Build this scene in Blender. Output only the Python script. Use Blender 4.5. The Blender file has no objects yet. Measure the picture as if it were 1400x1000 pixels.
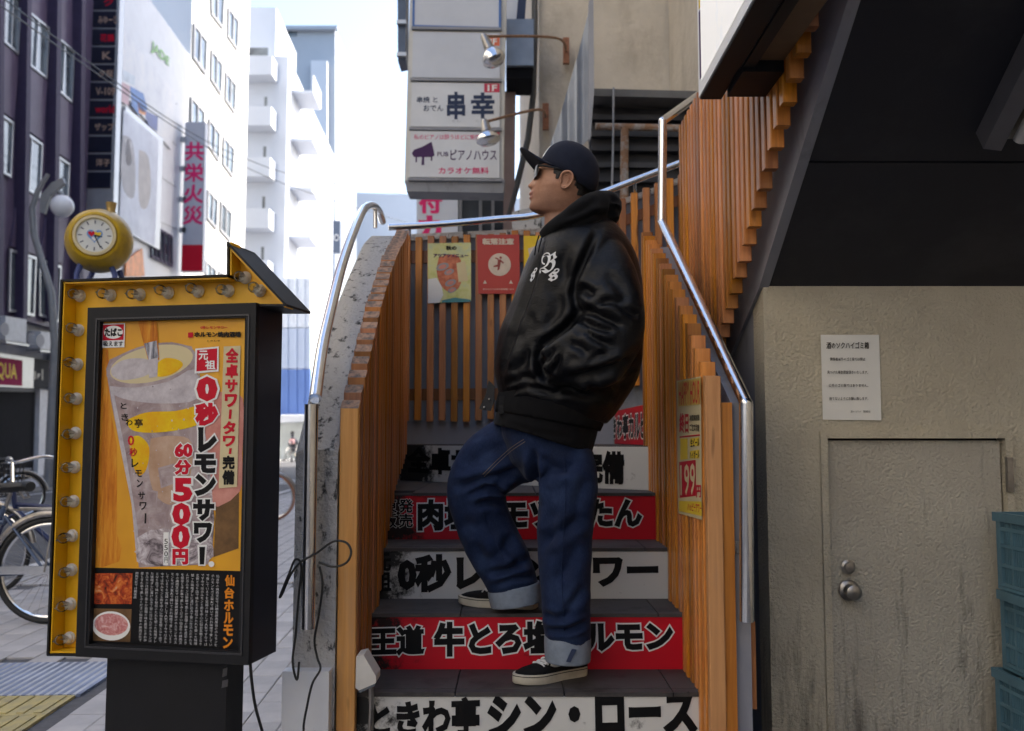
import bpy, bmesh, math, random
import numpy as np
from mathutils import Vector, Matrix, noise
from mathutils.bvhtree import BVHTree
random.seed(7)
R = math.radians
scene = bpy.context.scene
col = scene.collection
# ------------------------------------------------------------------ camera
F = 1280.0                       # focal length in photo pixels (photo 1400 x 1000)
PITCH = math.atan(100 / F)       # horizon at photo row 600
CAM = Vector((0, 0, 1.134))
cd = bpy.data.cameras.new('camera'); cam = bpy.data.objects.new('camera', cd); col.objects.link(cam)
cd.sensor_width = 36; cd.lens = 36 * F / 1400; cd.clip_start = .05; cd.clip_end = 2000
cam.location = CAM; cam.rotation_euler = (math.pi / 2 + PITCH, 0, 0)
cd.dof.use_dof = True; cd.dof.focus_distance = 3.0; cd.dof.aperture_fstop = 3.6
scene.camera = cam
# ------------------------------------------------------------------ light
SUN_EL, SUN_AZ = R(38), R(62)    # azimuth from +Y towards +X
w = bpy.data.worlds.new('World'); scene.world = w; w.use_nodes = True
nt = w.node_tree; sk = nt.nodes.new('ShaderNodeTexSky'); sk.sky_type = 'NISHITA'; sk.sun_disc = False
sk.sun_elevation = SUN_EL; sk.sun_rotation = SUN_AZ; sk.air_density = 1.0; sk.dust_density = 2.5
bg = nt.nodes['Background']; bg.inputs[1].default_value = .15
nt.links.new(sk.outputs[0], bg.inputs[0])
sl = bpy.data.lights.new('sun', 'SUN'); sl.energy = 2.7; sl.angle = R(.53); sl.color = (1, .95, .87)
so = bpy.data.objects.new('sun', sl); col.objects.link(so)
sdir = Vector((math.sin(SUN_AZ) * math.cos(SUN_EL), math.cos(SUN_AZ) * math.cos(SUN_EL), math.sin(SUN_EL)))
so.rotation_euler = sdir.to_track_quat('Z', 'Y').to_euler(); so.location = (30, 30, 40)
scene.view_settings.view_transform = 'Standard'; scene.view_settings.look = 'None'
scene.view_settings.exposure = 1.72
scene.view_settings.use_white_balance = True; scene.view_settings.white_balance_temperature = 6700; scene.view_settings.gamma = 1.0
scene.view_settings.use_curve_mapping = False
scene.render.engine = 'CYCLES'
scene.cycles.max_bounces = 7; scene.cycles.diffuse_bounces = 4; scene.cycles.glossy_bounces = 4
scene.cycles.transmission_bounces = 5; scene.cycles.caustics_reflective = False; scene.cycles.caustics_refractive = False
scene.cycles.use_denoising = True
# ------------------------------------------------------------------ pixels to places
CP, SP = math.cos(PITCH), math.sin(PITCH)
def ray(px, py):
    a, b = (px - 700) / F, (500 - py) / F
    return Vector((a, CP - SP * b, SP + CP * b))
def PY(px, py, Y):
    d = ray(px, py); return CAM + d * (Y / d.y)
def PZ(px, py, Z):
    d = ray(px, py); return CAM + d * ((Z - CAM.z) / d.z)
class Plane:
    def __init__(s, o, n): s.o = Vector(o); s.n = Vector(n).normalized()
    def hit(s, px, py, off=0.0):
        d = ray(px, py); return CAM + d * ((s.o + s.n * off - CAM).dot(s.n) / d.dot(s.n))
def proj(p):
    v = Vector(p) - CAM
    c = Vector((v.x, v.y * CP + v.z * SP, -v.y * SP + v.z * CP))
    return 700 + F * c.x / c.y, 500 - F * c.z / c.y
# ------------------------------------------------------------------ objects
WM = {}
def setparent(o, p):
    if p is None: return
    o.parent = p; o.matrix_parent_inverse = WM.get(p.name, Matrix()).inverted()
def tag(o, label=None, cat=None, group=None, kind=None):
    if label: o['label'] = label
    if cat: o['category'] = cat
    if group: o['group'] = group
    if kind: o['kind'] = kind
    return o
def thing(name, label, cat, loc=(0, 0, 0), group=None):
    o = bpy.data.objects.new(name, None); col.objects.link(o); o.location = loc; o.empty_display_size = .1
    WM[o.name] = Matrix.Translation(Vector(loc))
    return tag(o, label, cat, group)
def link(name, me, m, parent=None, smooth=False):
    o = bpy.data.objects.new(name, me); col.objects.link(o)
    if m is not None and not me.materials: me.materials.append(m)
    if smooth:
        me.polygons.foreach_set('use_smooth', [True] * len(me.polygons))
    setparent(o, parent); return o
def autosmooth(me, ang=40):
    bm = bmesh.new(); bm.from_mesh(me)
    for e in bm.edges:
        if len(e.link_faces) == 2 and e.calc_face_angle(0) > R(ang): e.smooth = False
    for f in bm.faces: f.smooth = True
    bm.to_mesh(me); bm.free()
class MB:
    def __init__(s): s.v = []; s.f = []
    def add(s, vs, fs):
        k = len(s.v); s.v += [tuple(v) for v in vs]; s.f += [tuple(i + k for i in f) for f in fs]; return s
    def hexa(s, p):        # 8 points: bottom ring 0-3, top ring 4-7
        return s.add(p, [(3, 2, 1, 0), (4, 5, 6, 7), (0, 1, 5, 4), (1, 2, 6, 5), (2, 3, 7, 6), (3, 0, 4, 7)])
    def box(s, a, b, M=None):
        (x0, y0, z0), (x1, y1, z1) = a, b
        p = [Vector(q) for q in ((x0, y0, z0), (x1, y0, z0), (x1, y1, z0), (x0, y1, z0), (x0, y0, z1), (x1, y0, z1), (x1, y1, z1), (x0, y1, z1))]
        if M is not None: p = [M @ q for q in p]
        return s.hexa(p)
    def extrude(s, pts, d):
        n = len(pts); d = Vector(d); pts = [Vector(p) for p in pts]
        return s.add(pts + [p + d for p in pts], [tuple(range(n - 1, -1, -1)), tuple(range(n, 2 * n))] + [(i, (i + 1) % n, n + (i + 1) % n, n + i) for i in range(n)])
    def tube(s, path, r, n=12, cap=True):
        path = [Vector(p) for p in path]; m = len(path)
        rs = r if isinstance(r, (list, tuple)) else [r] * m
        up = None; vs = []
        for i, p in enumerate(path):
            t = (path[min(i + 1, m - 1)] - path[max(i - 1, 0)])
            t = t.normalized() if t.length > 1e-9 else Vector((0, 0, 1))
            if up is None:
                up = Vector((0, 0, 1)) if abs(t.z) < .9 else Vector((1, 0, 0))
            u = (up - t * up.dot(t)).normalized(); up = u; v = t.cross(u)
            vs += [p + (u * math.cos(2 * math.pi * k / n) + v * math.sin(2 * math.pi * k / n)) * rs[i] for k in range(n)]
        fs = [(i * n + k, i * n + (k + 1) % n, (i + 1) * n + (k + 1) % n, (i + 1) * n + k) for i in range(m - 1) for k in range(n)]
        if cap: fs += [tuple(range(n - 1, -1, -1)), tuple((m - 1) * n + k for k in range(n))]
        return s.add(vs, fs)
    def lathe(s, prof, o, ax, n=20):   # prof: (along, radius)
        ax = Vector(ax).normalized(); o = Vector(o)
        u = ax.orthogonal().normalized(); v = ax.cross(u); vs = []
        for a, r in prof:
            vs += [o + ax * a + (u * math.cos(2 * math.pi * k / n) + v * math.sin(2 * math.pi * k / n)) * max(r, 1e-4) for k in range(n)]
        m = len(prof)
        fs = [(i * n + k, i * n + (k + 1) % n, (i + 1) * n + (k + 1) % n, (i + 1) * n + k) for i in range(m - 1) for k in range(n)]
        fs += [tuple(range(n - 1, -1, -1)), tuple((m - 1) * n + k for k in range(n))]
        return s.add(vs, fs)
    def build(s, name, m, parent=None, smooth=False, ang=40):
        me = bpy.data.meshes.new(name); me.from_pydata(s.v, [], s.f)
        bm = bmesh.new(); bm.from_mesh(me); bmesh.ops.recalc_face_normals(bm, faces=bm.faces); bm.to_mesh(me); bm.free()
        if smooth: autosmooth(me, ang)
        return link(name, me, m, parent)
def bez(pts, n=10):
    """Catmull-Rom through points"""
    pts = [Vector(p) for p in pts]; out = []
    for i in range(len(pts) - 1):
        a, b, c, d = pts[max(i - 1, 0)], pts[i], pts[i + 1], pts[min(i + 2, len(pts) - 1)]
        for k in range(n):
            t = k / n
            out.append(.5 * ((2 * b) + (c - a) * t + (2 * a - 5 * b + 4 * c - d) * t * t + (3 * b - a - 3 * c + d) * t ** 3))
    out.append(pts[-1]); return out
def flat(name, pl, pts, m, parent=None, off=0.001, smooth_n=0):
    """flat print: a polygon traced in photo pixels, laid on the plane pl"""
    if smooth_n:
        q = bez([(a, b, 0) for a, b in pts + pts[:1]], smooth_n)[:-1]; pts = [(p.x, p.y) for p in q]
    vs = [pl.hit(a, b, off) for a, b in pts]
    me = bpy.data.meshes.new(name); me.from_pydata([tuple(v) for v in vs], [], [tuple(range(len(vs)))])
    if len(me.polygons) and me.polygons[0].normal.dot(pl.n) < 0: me.flip_normals()
    return link(name, me, m, parent)
def ell(cx, cy, a, b, rot=0, n=28):
    c, s = math.cos(R(rot)), math.sin(R(rot))
    return [(cx + a * math.cos(t) * c - b * math.sin(t) * s, cy + a * math.cos(t) * s + b * math.sin(t) * c) for t in [2 * math.pi * k / n for k in range(n)]]
def slab(name, pl, pts, th, m, parent=None, off=0.0, smooth=False):
    """a plate of thickness th standing proud of plane pl, outline traced in photo pixels"""
    return MB().extrude([pl.hit(a, b, off) for a, b in pts], pl.n * th).build(name, m, parent, smooth)
def rect(x0, y0, x1, y1): return [(x0, y0), (x1, y0), (x1, y1), (x0, y1)]
_tc = {}
def glyphs(s, bold=0.0, res=2, vertical=False, sp=1.0):
    """lettering as flat faces with a rounded stroke border of width bold; unit box of the thin letters, third column 0..1 = relief"""
    key = (s, bold, res, vertical, sp)
    if key in _tc: return _tc[key]
    def mk(bd):
        cu = bpy.data.curves.new('t', 'FONT'); cu.body = '\n'.join(s) if vertical else s
        cu.size = 1; cu.bevel_depth = bd; cu.bevel_resolution = 1; cu.resolution_u = res; cu.align_x = 'CENTER' if vertical else 'LEFT'; cu.space_line = sp if vertical else 1; cu.space_character = 1 if vertical else sp
        o = bpy.data.objects.new('t', cu); col.objects.link(o)
        dg = bpy.context.evaluated_depsgraph_get()
        me = bpy.data.meshes.new_from_object(o.evaluated_get(dg))
        vs = np.array([v.co[:] for v in me.vertices]).reshape(-1, 3); fs = [tuple(p.vertices) for p in me.polygons]
        bpy.data.objects.remove(o); bpy.data.curves.remove(cu); bpy.data.meshes.remove(me)
        if bd:
            keep = [f for f in fs if sum(vs[i][2] for i in f) / len(f) > -bd * .05]
            used = sorted({i for f in keep for i in f}); mp = {u: k for k, u in enumerate(used)}
            vs = vs[used]; fs = [tuple(mp[i] for i in f) for f in keep]
        return vs, fs
    vs, fs = mk(bold)
    ref = vs if bold == 0 else mk(0.0)[0]
    lo, hi = ref.min(0)[:2], ref.max(0)[:2]
    z = np.clip(vs[:, 2:3] / bold, 0, 1) if bold else np.zeros((len(vs), 1))
    out = (np.hstack([(vs[:, :2] - lo) / np.maximum(hi - lo, 1e-6), z]), fs)
    _tc[key] = out; return out
def quadmap(q, u, v):   # q = TL TR BR BL in pixels, v up
    (ax, ay), (bx, by), (cx, cy), (dx, dy) = q
    tx, ty = ax + (bx - ax) * u, ay + (by - ay) * u; lx, ly = dx + (cx - dx) * u, dy + (cy - dy) * u
    return lx + (tx - lx) * v, ly + (ty - ly) * v
def write(name, pl, s, q, m, parent=None, off=.0015, bold=0.0, vertical=False, res=2, sp=1.0):
    """lettering s laid flat on plane pl, filling the photo quad q (TL TR BR BL or x0 y0 x1 y1)"""
    if len(q) == 4 and not isinstance(q[0], (tuple, list)): q = rect(*q)
    vs, fs = glyphs(s, bold, res, vertical, sp)
    pts = [tuple(pl.hit(*quadmap(q, u, v), off + z * .00018)) for u, v, z in vs]
    me = bpy.data.meshes.new(name); me.from_pydata(pts, [], fs)
    if len(me.polygons):
        nn = sum((p.normal * p.area for p in me.polygons), Vector())
        if nn.dot(pl.n) < 0: me.flip_normals()
    return link(name, me, m, parent)
# ------------------------------------------------------------------ materials
def newmat(name):
    m = bpy.data.materials.new(name); m.use_nodes = True
    return m, m.node_tree, m.node_tree.nodes['Principled BSDF']
def N(nt, t, **k):
    n = nt.nodes.new('ShaderNode' + t)
    for a, b in k.items(): setattr(n, a, b)
    return n
def coords(nt, sc=(1, 1, 1), rnd=True, rot=(0, 0, 0)):
    tc = N(nt, 'TexCoord'); mp = N(nt, 'Mapping'); mp.inputs['Scale'].default_value = sc; mp.inputs['Rotation'].default_value = rot
    if rnd:
        oi = N(nt, 'ObjectInfo'); ml = N(nt, 'Math', operation='MULTIPLY'); ml.inputs[1].default_value = 37.0
        nt.links.new(oi.outputs['Random'], ml.inputs[0])
        vm = N(nt, 'VectorMath', operation='ADD'); nt.links.new(tc.outputs['Object'], mp.inputs['Vector'])
        nt.links.new(mp.outputs[0], vm.inputs[0]); nt.links.new(ml.outputs[0], vm.inputs[1]); return vm.outputs[0]
    nt.links.new(tc.outputs['Object'], mp.inputs['Vector']); return mp.outputs[0]
def ramp(nt, fac, stops):
    r = N(nt, 'ValToRGB'); el = r.color_ramp.elements
    while len(el) < len(stops): el.new(.5)
    for e, (p, c) in zip(el, stops):
        e.position = p; e.color = (*c, 1) if len(c) == 3 else c
    nt.links.new(fac, r.inputs[0]); return r.outputs[0]
def noise_tex(nt, vec, sc, det=4, rough=.6, dist=0):
    n = N(nt, 'TexNoise'); n.inputs['Scale'].default_value = sc; n.inputs['Detail'].default_value = det
    n.inputs['Roughness'].default_value = rough; n.inputs['Distortion'].default_value = dist
    nt.links.new(vec, n.inputs['Vector']); return n.outputs[0]
def mixc(nt, fac, a, b, mode='MIX'):
    x = N(nt, 'Mix', data_type='RGBA', blend_type=mode)
    for s, v in ((0, fac), (6, a), (7, b)):
        if hasattr(v, 'is_linked'): nt.links.new(v, x.inputs[s])
        else: x.inputs[s].default_value = v if s == 0 else (*v, 1)
    return x.outputs[2]
def bump(nt, b, h, st=.3, dist=.01):
    n = N(nt, 'Bump'); n.inputs['Strength'].default_value = st; n.inputs['Distance'].default_value = dist
    nt.links.new(h, n.inputs['Height']); nt.links.new(n.outputs[0], b.inputs['Normal']); return n
def mat(name, c, rough=.6, metal=0.0, var=.12, sc=6, bst=0.0, bsc=60, bd=.005, coat=0.0, spec=.5, sheen=0.0):
    m, nt, b = newmat(name)
    b.inputs['Roughness'].default_value = rough; b.inputs['Metallic'].default_value = metal
    b.inputs['Specular IOR Level'].default_value = spec; b.inputs['Coat Weight'].default_value = coat
    if sheen: b.inputs['Sheen Weight'].default_value = sheen; b.inputs['Sheen Roughness'].default_value = .5
    if var:
        v = coords(nt); f = noise_tex(nt, v, sc, 5)
        lo = tuple(x * (1 - var) for x in c); hi = tuple(min(1, x * (1 + var)) for x in c)
        nt.links.new(ramp(nt, f, [(.3, lo), (.7, hi)]), b.inputs['Base Color'])
    else: b.inputs['Base Color'].default_value = (*c, 1)
    if bst:
        v = coords(nt); bump(nt, b, noise_tex(nt, v, bsc, 4), bst, bd)
    return m
def srgb(r, g, b):
    return tuple((x / 255 / 12.92) if x / 255 <= .04045 else ((x / 255 + .055) / 1.055) ** 2.4 for x in (r, g, b))
def wood(name, lo, hi, sc=(45, 45, 2.2), rough=.45):
    m, nt, b = newmat(name); v = coords(nt, sc)
    f = noise_tex(nt, v, 1.0, 6, .65, .6)
    c = ramp(nt, f, [(.28, lo), (.5, tuple((a + d) / 2 for a, d in zip(lo, hi))), (.72, hi)])
    oi = N(nt, 'ObjectInfo'); hv = N(nt, 'HueSaturation')
    mr = N(nt, 'MapRange'); mr.inputs[3].default_value = .55; mr.inputs[4].default_value = 1.25
    nt.links.new(oi.outputs['Random'], mr.inputs[0]); nt.links.new(mr.outputs[0], hv.inputs['Value'])
    wn = N(nt, 'TexWhiteNoise', noise_dimensions='1D'); nt.links.new(oi.outputs['Random'], wn.inputs['W'])
    hr_ = N(nt, 'MapRange'); hr_.inputs[3].default_value = .495; hr_.inputs[4].default_value = .508; nt.links.new(wn.outputs[0], hr_.inputs[0]); nt.links.new(hr_.outputs[0], hv.inputs['Hue'])
    sr_ = N(nt, 'MapRange'); sr_.inputs[3].default_value = .90; sr_.inputs[4].default_value = 1.08; nt.links.new(wn.outputs[0], sr_.inputs[0]); nt.links.new(sr_.outputs[0], hv.inputs['Saturation'])
    wz = ramp(nt, noise_tex(nt, coords(nt, (9, 9, 1.6)), 1.0, 5, .7), [(.55, (0, 0, 0)), (.75, (.45, .45, .45))])
    c = mixc(nt, wz, c, tuple(.5 * sum(lo) / 3 + .5 * x for x in lo))
    nt.links.new(c, hv.inputs['Color'])
    kn = ramp(nt, noise_tex(nt, coords(nt, (14, 14, 3)), 1.0, 2), [(.70, (1, 1, 1)), (.77, (.25, .2, .18))])
    nt.links.new(mixc(nt, 1.0, hv.outputs[0], kn, 'MULTIPLY'), b.inputs['Base Color'])
    b.inputs['Roughness'].default_value = rough; bump(nt, b, f, .12, .003)
    return m
def dirty(name, c, dirt, rough=.7, thr=(.55, .7), sc=5, stretch=(1, 1, 1), bst=.2, bsc=90, bd=.004, spec=.35):
    """painted or rendered surface with dirt patches that have a shape of their own"""
    m, nt, b = newmat(name)
    v = coords(nt, stretch, rnd=False); f = noise_tex(nt, v, sc, 8, .68)
    base = ramp(nt, noise_tex(nt, coords(nt, rnd=False), 2.3, 5), [(.3, tuple(x * .86 for x in c)), (.7, tuple(min(1, x * 1.06) for x in c))])
    k = ramp(nt, f, [(thr[0], (0, 0, 0)), (thr[1], (1, 1, 1))])
    nt.links.new(mixc(nt, k, base, dirt), b.inputs['Base Color']); b.inputs['Roughness'].default_value = rough; b.inputs['Specular IOR Level'].default_value = spec
    if bst: bump(nt, b, noise_tex(nt, coords(nt, rnd=False), bsc, 5, .6), bst, bd)
    return m
M = {}
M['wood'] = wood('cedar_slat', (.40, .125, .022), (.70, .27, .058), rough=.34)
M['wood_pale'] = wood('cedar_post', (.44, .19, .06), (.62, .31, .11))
M['wood_dark'] = wood('cedar_dark', (.26, .080, .016), (.47, .165, .040), rough=.4)  # darker cedar tone for the left slats and the battens
M['wood_end'] = dirty('cedar_end_grain', (.36, .22, .15), (.10, .085, .08), .8, (.42, .62), 40)
M['chrome'] = mat('polished_steel', (.74, .75, .77), .16, 1.0, .06, 30, .04, 40, .002)
M['white_rough'] = dirty('white_rough_plaster', (.54, .53, .52), (.06, .06, .06), .8, (.55, .63), 26, (1, 1, .55), .8, 70, .02)
M['white_paint'] = dirty('white_base_paint', (.66, .68, .72), (.25, .22, .18), .6, (.62, .75), 9, (1, 1, 1), .2, 80)
M['concrete'] = dirty('grey_concrete_panel', (.30, .31, .34), (.12, .12, .12), .8, (.55, .75), 3.5, (1, 1, .4), .25, 60)
M['greypaint'] = dirty('blue_grey_painted_concrete', (.27, .28, .33), (.12, .12, .14), .6, (.55, .75), 4, (1, 1, .3), .15, 60)
M['black'] = mat('black_metal', (.007, .0075, .010), .55, .0, .15, 8, .05, 60, spec=.3)
M['navy'] = mat('dark_navy_metal', (.012, .015, .028), .5, 0, .12, 4, .05, 60, spec=.3)
M['yellow'] = mat('yellow_panel_paint', (.86, .46, .010), .42, 0, .08, 5)
M['soffit'] = dirty('dark_soffit_board', (.026, .027, .036), (.045, .046, .056), .55, (.5, .8), 3, (1, 1, 1), .05, 30)
def red_panel(name, c, dirt):
    m, nt, b = newmat(name)
    v = coords(nt, (1, 1, 1)); f = noise_tex(nt, v, 11, 9, .72)
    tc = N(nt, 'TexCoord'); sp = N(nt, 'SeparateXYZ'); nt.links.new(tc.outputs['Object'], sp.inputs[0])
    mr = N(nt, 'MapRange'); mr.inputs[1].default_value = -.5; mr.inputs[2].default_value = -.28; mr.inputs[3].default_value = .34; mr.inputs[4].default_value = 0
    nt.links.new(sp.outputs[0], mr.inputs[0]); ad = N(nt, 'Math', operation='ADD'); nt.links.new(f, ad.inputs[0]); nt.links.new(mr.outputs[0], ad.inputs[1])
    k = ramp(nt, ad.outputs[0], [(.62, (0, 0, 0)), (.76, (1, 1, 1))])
    nt.links.new(mixc(nt, k, c, dirt), b.inputs['Base Color']); b.inputs['Roughness'].default_value = .45; b.inputs['Specular IOR Level'].default_value = .25
    return m
M['riser_red'] = red_panel('red_riser_sheet', (.58, .008, .022), (.02, .012, .012))
M['riser_white'] = red_panel('white_riser_sheet', (.66, .66, .64), (.03, .03, .03))
M['ink'] = mat('black_lettering', (.008, .008, .009), .45, 0, 0, spec=.15)
M['paper_white'] = mat('white_print', (.80, .80, .78), .5, 0, .03, spec=.15)
M['print_red'] = mat('red_print', (.55, .01, .03), .45, 0, 0, spec=.15)
M['print_orange'] = mat('orange_print', (.75, .25, .02), .45, 0, 0, spec=.15)
M['print_yellow'] = mat('yellow_print', (.78, .55, .05), .5, 0, .05, spec=.15)
M['print_grey'] = mat('grey_print', (.3, .3, .32), .5, 0, 0, spec=.15)
M['print_pink'] = mat('pink_print', (.72, .03, .16), .5, 0, 0, spec=.15)
M['print_navy'] = mat('navy_print', (.035, .05, .10), .5, 0, 0, spec=.15)
M['print_purple'] = mat('purple_print', (.07, .03, .10), .5, 0, 0, spec=.15)
M['rubber'] = mat('black_rubber', (.012, .012, .012), .6, 0, .1)
M['cable'] = mat('black_cable', (.012, .012, .012), .5, 0, 0)
M['bluecrate'] = mat('blue_crate_plastic', (.075, .17, .235), .5, 0, .2, 7, .1, 90)
M['tile'] = dirty('dark_stair_tile', (.070, .064, .064), (.022, .021, .022), .6, (.5, .72), 9, (1, 1, 1), .25, 160, .002)
M['grout'] = mat('dark_grout', (.028, .027, .028), .9, 0, .2, 20)
m, nt, b = newmat('clear_glass'); tr_ = N(nt, 'BsdfTransparent'); tr_.inputs[0].default_value = (.93, .92, .88, 1); gs_ = N(nt, 'BsdfGlossy'); gs_.inputs['Roughness'].default_value = .04
lw_ = N(nt, 'LayerWeight'); lw_.inputs[0].default_value = .18; mx_ = N(nt, 'MixShader'); nt.links.new(lw_.outputs['Fresnel'], mx_.inputs[0]); nt.links.new(tr_.outputs[0], mx_.inputs[1]); nt.links.new(gs_.outputs[0], mx_.inputs[2])
nt.links.new(mx_.outputs[0], nt.nodes['Material Output'].inputs[0])
M['glass'] = m
m, nt, b = newmat('window_glass'); b.inputs['Base Color'].default_value = (.05, .07, .09, 1); b.inputs['Roughness'].default_value = .06; b.inputs['Specular IOR Level'].default_value = 1.0
v = coords(nt); nt.links.new(ramp(nt, noise_tex(nt, v, .9, 2), [(.35, (.03, .04, .055)), (.65, (.16, .19, .21))]), b.inputs['Base Color'])
M['pane'] = m
# ================================================================== the setting
UX = -.051                                    # the street runs along (UX, 1)
Ud = Vector((UX, 1, 0)).normalized(); Vd = Vector((1, -UX, 0)).normalized()
def ST(a, s, z=0.0): return Vector((0, 0, z)) + Vd * a + Ud * s     # a across (right +), s along the street
m, nt, b = newmat('asphalt'); v = coords(nt, rnd=False)
nt.links.new(ramp(nt, noise_tex(nt, v, 1.2, 8), [(.3, (.06, .06, .065)), (.7, (.12, .12, .125))]), b.inputs['Base Color']); b.inputs['Roughness'].default_value = .8
bump(nt, b, noise_tex(nt, v, 120, 3), .3, .004); M['asphalt'] = m
tag(MB().add([(-900, -300, -.1), (900, -300, -.1), (900, 1500, -.1), (-900, 1500, -.1)], [(0, 1, 2, 3)]).build('ground', M['asphalt']), kind='structure')
def paver_mat(name, cols, joints):
    m, nt, b = newmat(name); v = coords(nt, rnd=False)
    oi = N(nt, 'ObjectInfo')
    c = ramp(nt, noise_tex(nt, v, 3, 7, .7), [(.3, cols[0]), (.7, cols[1])])
    if joints:
        rot = N(nt, 'Mapping'); rot.inputs['Rotation'].default_value = (0, 0, math.pi / 2 - math.atan(-UX)); nt.links.new(N(nt, 'TexCoord').outputs['Object'], rot.inputs['Vector'])
        br = N(nt, 'TexBrick'); br.inputs['Scale'].default_value = 1; br.inputs['Brick Width'].default_value = .30; br.inputs['Row Height'].default_value = .15; br.inputs['Mortar Size'].default_value = .006
        nt.links.new(rot.outputs[0], br.inputs['Vector']); nt.links.new(c, br.inputs[1]); nt.links.new(c, br.inputs[2]); br.inputs[3].default_value = (.10, .10, .11, 1)
        nt.links.new(br.outputs[0], b.inputs['Base Color'])
    else:
        hv = N(nt, 'HueSaturation'); mr = N(nt, 'MapRange'); mr.inputs[3].default_value = .88; mr.inputs[4].default_value = 1.12
        nt.links.new(oi.outputs['Random'], mr.inputs[0]); nt.links.new(mr.outputs[0], hv.inputs['Value']); nt.links.new(c, hv.inputs['Color']); nt.links.new(hv.outputs[0], b.inputs['Base Color'])
    b.inputs['Roughness'].default_value = .7; bump(nt, b, noise_tex(nt, v, 220, 3), .25, .002); return m
M['paver'] = paver_mat('pale_stone_paver', ((.38, .37, .38), (.54, .52, .52)), False)
M['paving_far'] = paver_mat('pale_stone_paving', ((.38, .37, .38), (.54, .52, .52)), True)
M['joint'] = mat('paving_joint', (.10, .10, .11), .9, 0, .2, 20)
M['kerb'] = mat('granite_kerb', (.36, .36, .37), .8, 0, .15, 20)
def strip(a0, a1, s0, s1, z): return [ST(a0, s0, z), ST(a1, s0, z), ST(a1, s1, z), ST(a0, s1, z)]
SPL = 7.6
sidewalk = MB().extrude(strip(-3.5, 6, -4, SPL, -.10), (0, 0, .088)).build('sidewalk', M['joint']); tag(sidewalk, kind='structure')
tag(MB().extrude(strip(-3.5, 6, SPL, 90, -.10), (0, 0, .10)).build('sidewalk_far', M['paving_far'], None), kind='structure')
tag(MB().extrude(strip(-30, -10.2, -4, 120, -.10), (0, 0, .10)).build('pavement_opposite', M['paving_far']), kind='structure')
tag(MB().extrude(strip(-3.66, -3.505, -4, 90, -.10), (0, 0, .105)).build('kerb', M['kerb']), kind='structure')
tag(MB().extrude(strip(-10.195, -10.04, -4, 120, -.10), (0, 0, .105)).build('kerb_opposite', M['kerb']), kind='structure')
M['roadpaint'] = dirty('road_paint', (.66, .66, .66), (.2, .2, .2), .7, (.5, .7), 6)
for nm, q in (('road_line', strip(-4.25, -4.12, 0, 90, -.096)), ('road_line', strip(-9.6, -9.47, 0, 90, -.096)), ('crossing_stripe', strip(-9.0, -4.5, 26, 26.5, -.096)), ('crossing_stripe', strip(-9.0, -4.5, 27, 27.5, -.096)), ('crossing_stripe', strip(-9.0, -4.5, 28, 28.5, -.096))):
    tag(MB().add(q, [(0, 1, 2, 3)]).build(nm, M['roadpaint']), kind='structure')
# pavers that can be told apart, each its own piece
def block_mesh(name, wx, wy, h, ch, m):
    prof = [(-wx / 2, -wy / 2), (wx / 2, -wy / 2), (wx / 2, wy / 2), (-wx / 2, wy / 2)]
    ins = [(math.copysign(abs(x) - ch, x), math.copysign(abs(y) - ch, y)) for x, y in prof]
    vs = [(x, y, 0) for x, y in prof] + [(x, y, h - ch * .6) for x, y in prof] + [(x, y, h) for x, y in ins]
    fs = [(0, 1, 5, 4), (1, 2, 6, 5), (2, 3, 7, 6), (3, 0, 4, 7), (4, 5, 9, 8), (5, 6, 10, 9), (6, 7, 11, 10), (7, 4, 8, 11), (8, 9, 10, 11)]
    me = bpy.data.meshes.new(name); me.from_pydata(vs, [], fs); me.materials.append(m); return me
pm = block_mesh('paver', .146, .296, .012, .004, M['paver'])
ROT = math.atan2(-UX, 1)
TA1, TA0 = -1.715, -2.32     # tactile strip across range
spots = []
for i in range(-24, 6):
    for j in range(9, 27):
        a, s = i * .15 - .05, j * .30 + (.15 if i % 2 else 0)
        if s > SPL - .16 or s < 3.05: continue
        if TA0 - .06 < a < TA1 + .07 and s < 5.0: continue
        x, y = proj(ST(a, s))
        if -40 < x < 430 and 600 < y < 1030 and not (128 < x < 322 and y > 780) and not (a > -.80 and s < 4.6):
            spots.append((s, a))
spots.sort()
for s, a in spots[:298]:
    o = bpy.data.objects.new('paver', pm); col.objects.link(o); o.location = ST(a, s, -.012); o.location.z += random.uniform(-.0012, .0012)
    o.rotation_euler.z = ROT + random.uniform(-.006, .006); setparent(o, sidewalk)
rest = MB()
for i in range(-24, 42):
    for j in range(-12, 26):
        a, s = i * .15 - .05, j * .30 + (.15 if i % 2 else 0)
        if (s, a) in spots[:298] or s > SPL - .16: continue
        if TA0 - .06 < a < TA1 + .07 and s < 5.0: continue
        if a > -.45: continue
        q = [ST(a + dx, s + dy, -.0115) for dx, dy in ((-.073, -.148), (.073, -.148), (.073, .148), (-.073, .148))]
        rest.extrude(q, (0, 0, .0112))
tag(rest.build('paver_field', M['paver'], sidewalk), kind='stuff')
M['tactile'] = dirty('yellow_tactile_tile', (.52, .43, .19), (.32, .28, .18), .7, (.45, .7), 9)
M['bluetile'] = mat('blue_glazed_strip', (.20, .25, .38), .5, 0, .5, 3)
M['whitetile'] = mat('white_glazed_strip', (.46, .49, .55), .5, 0, .3, 5)
tb = MB()
tb.box((-.147, -.147, 0), (.147, .147, .012))
for k in range(4): tb.box((-.118 + k * .069, -.13, .012), (-.088 + k * .069, .13, .017))
tmesh = tb.build('tactile_tile', M['tactile'], sidewalk); tmesh.location = ST(TA1 - .15, 3.0, -.012); tmesh.rotation_euler.z = ROT
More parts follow.
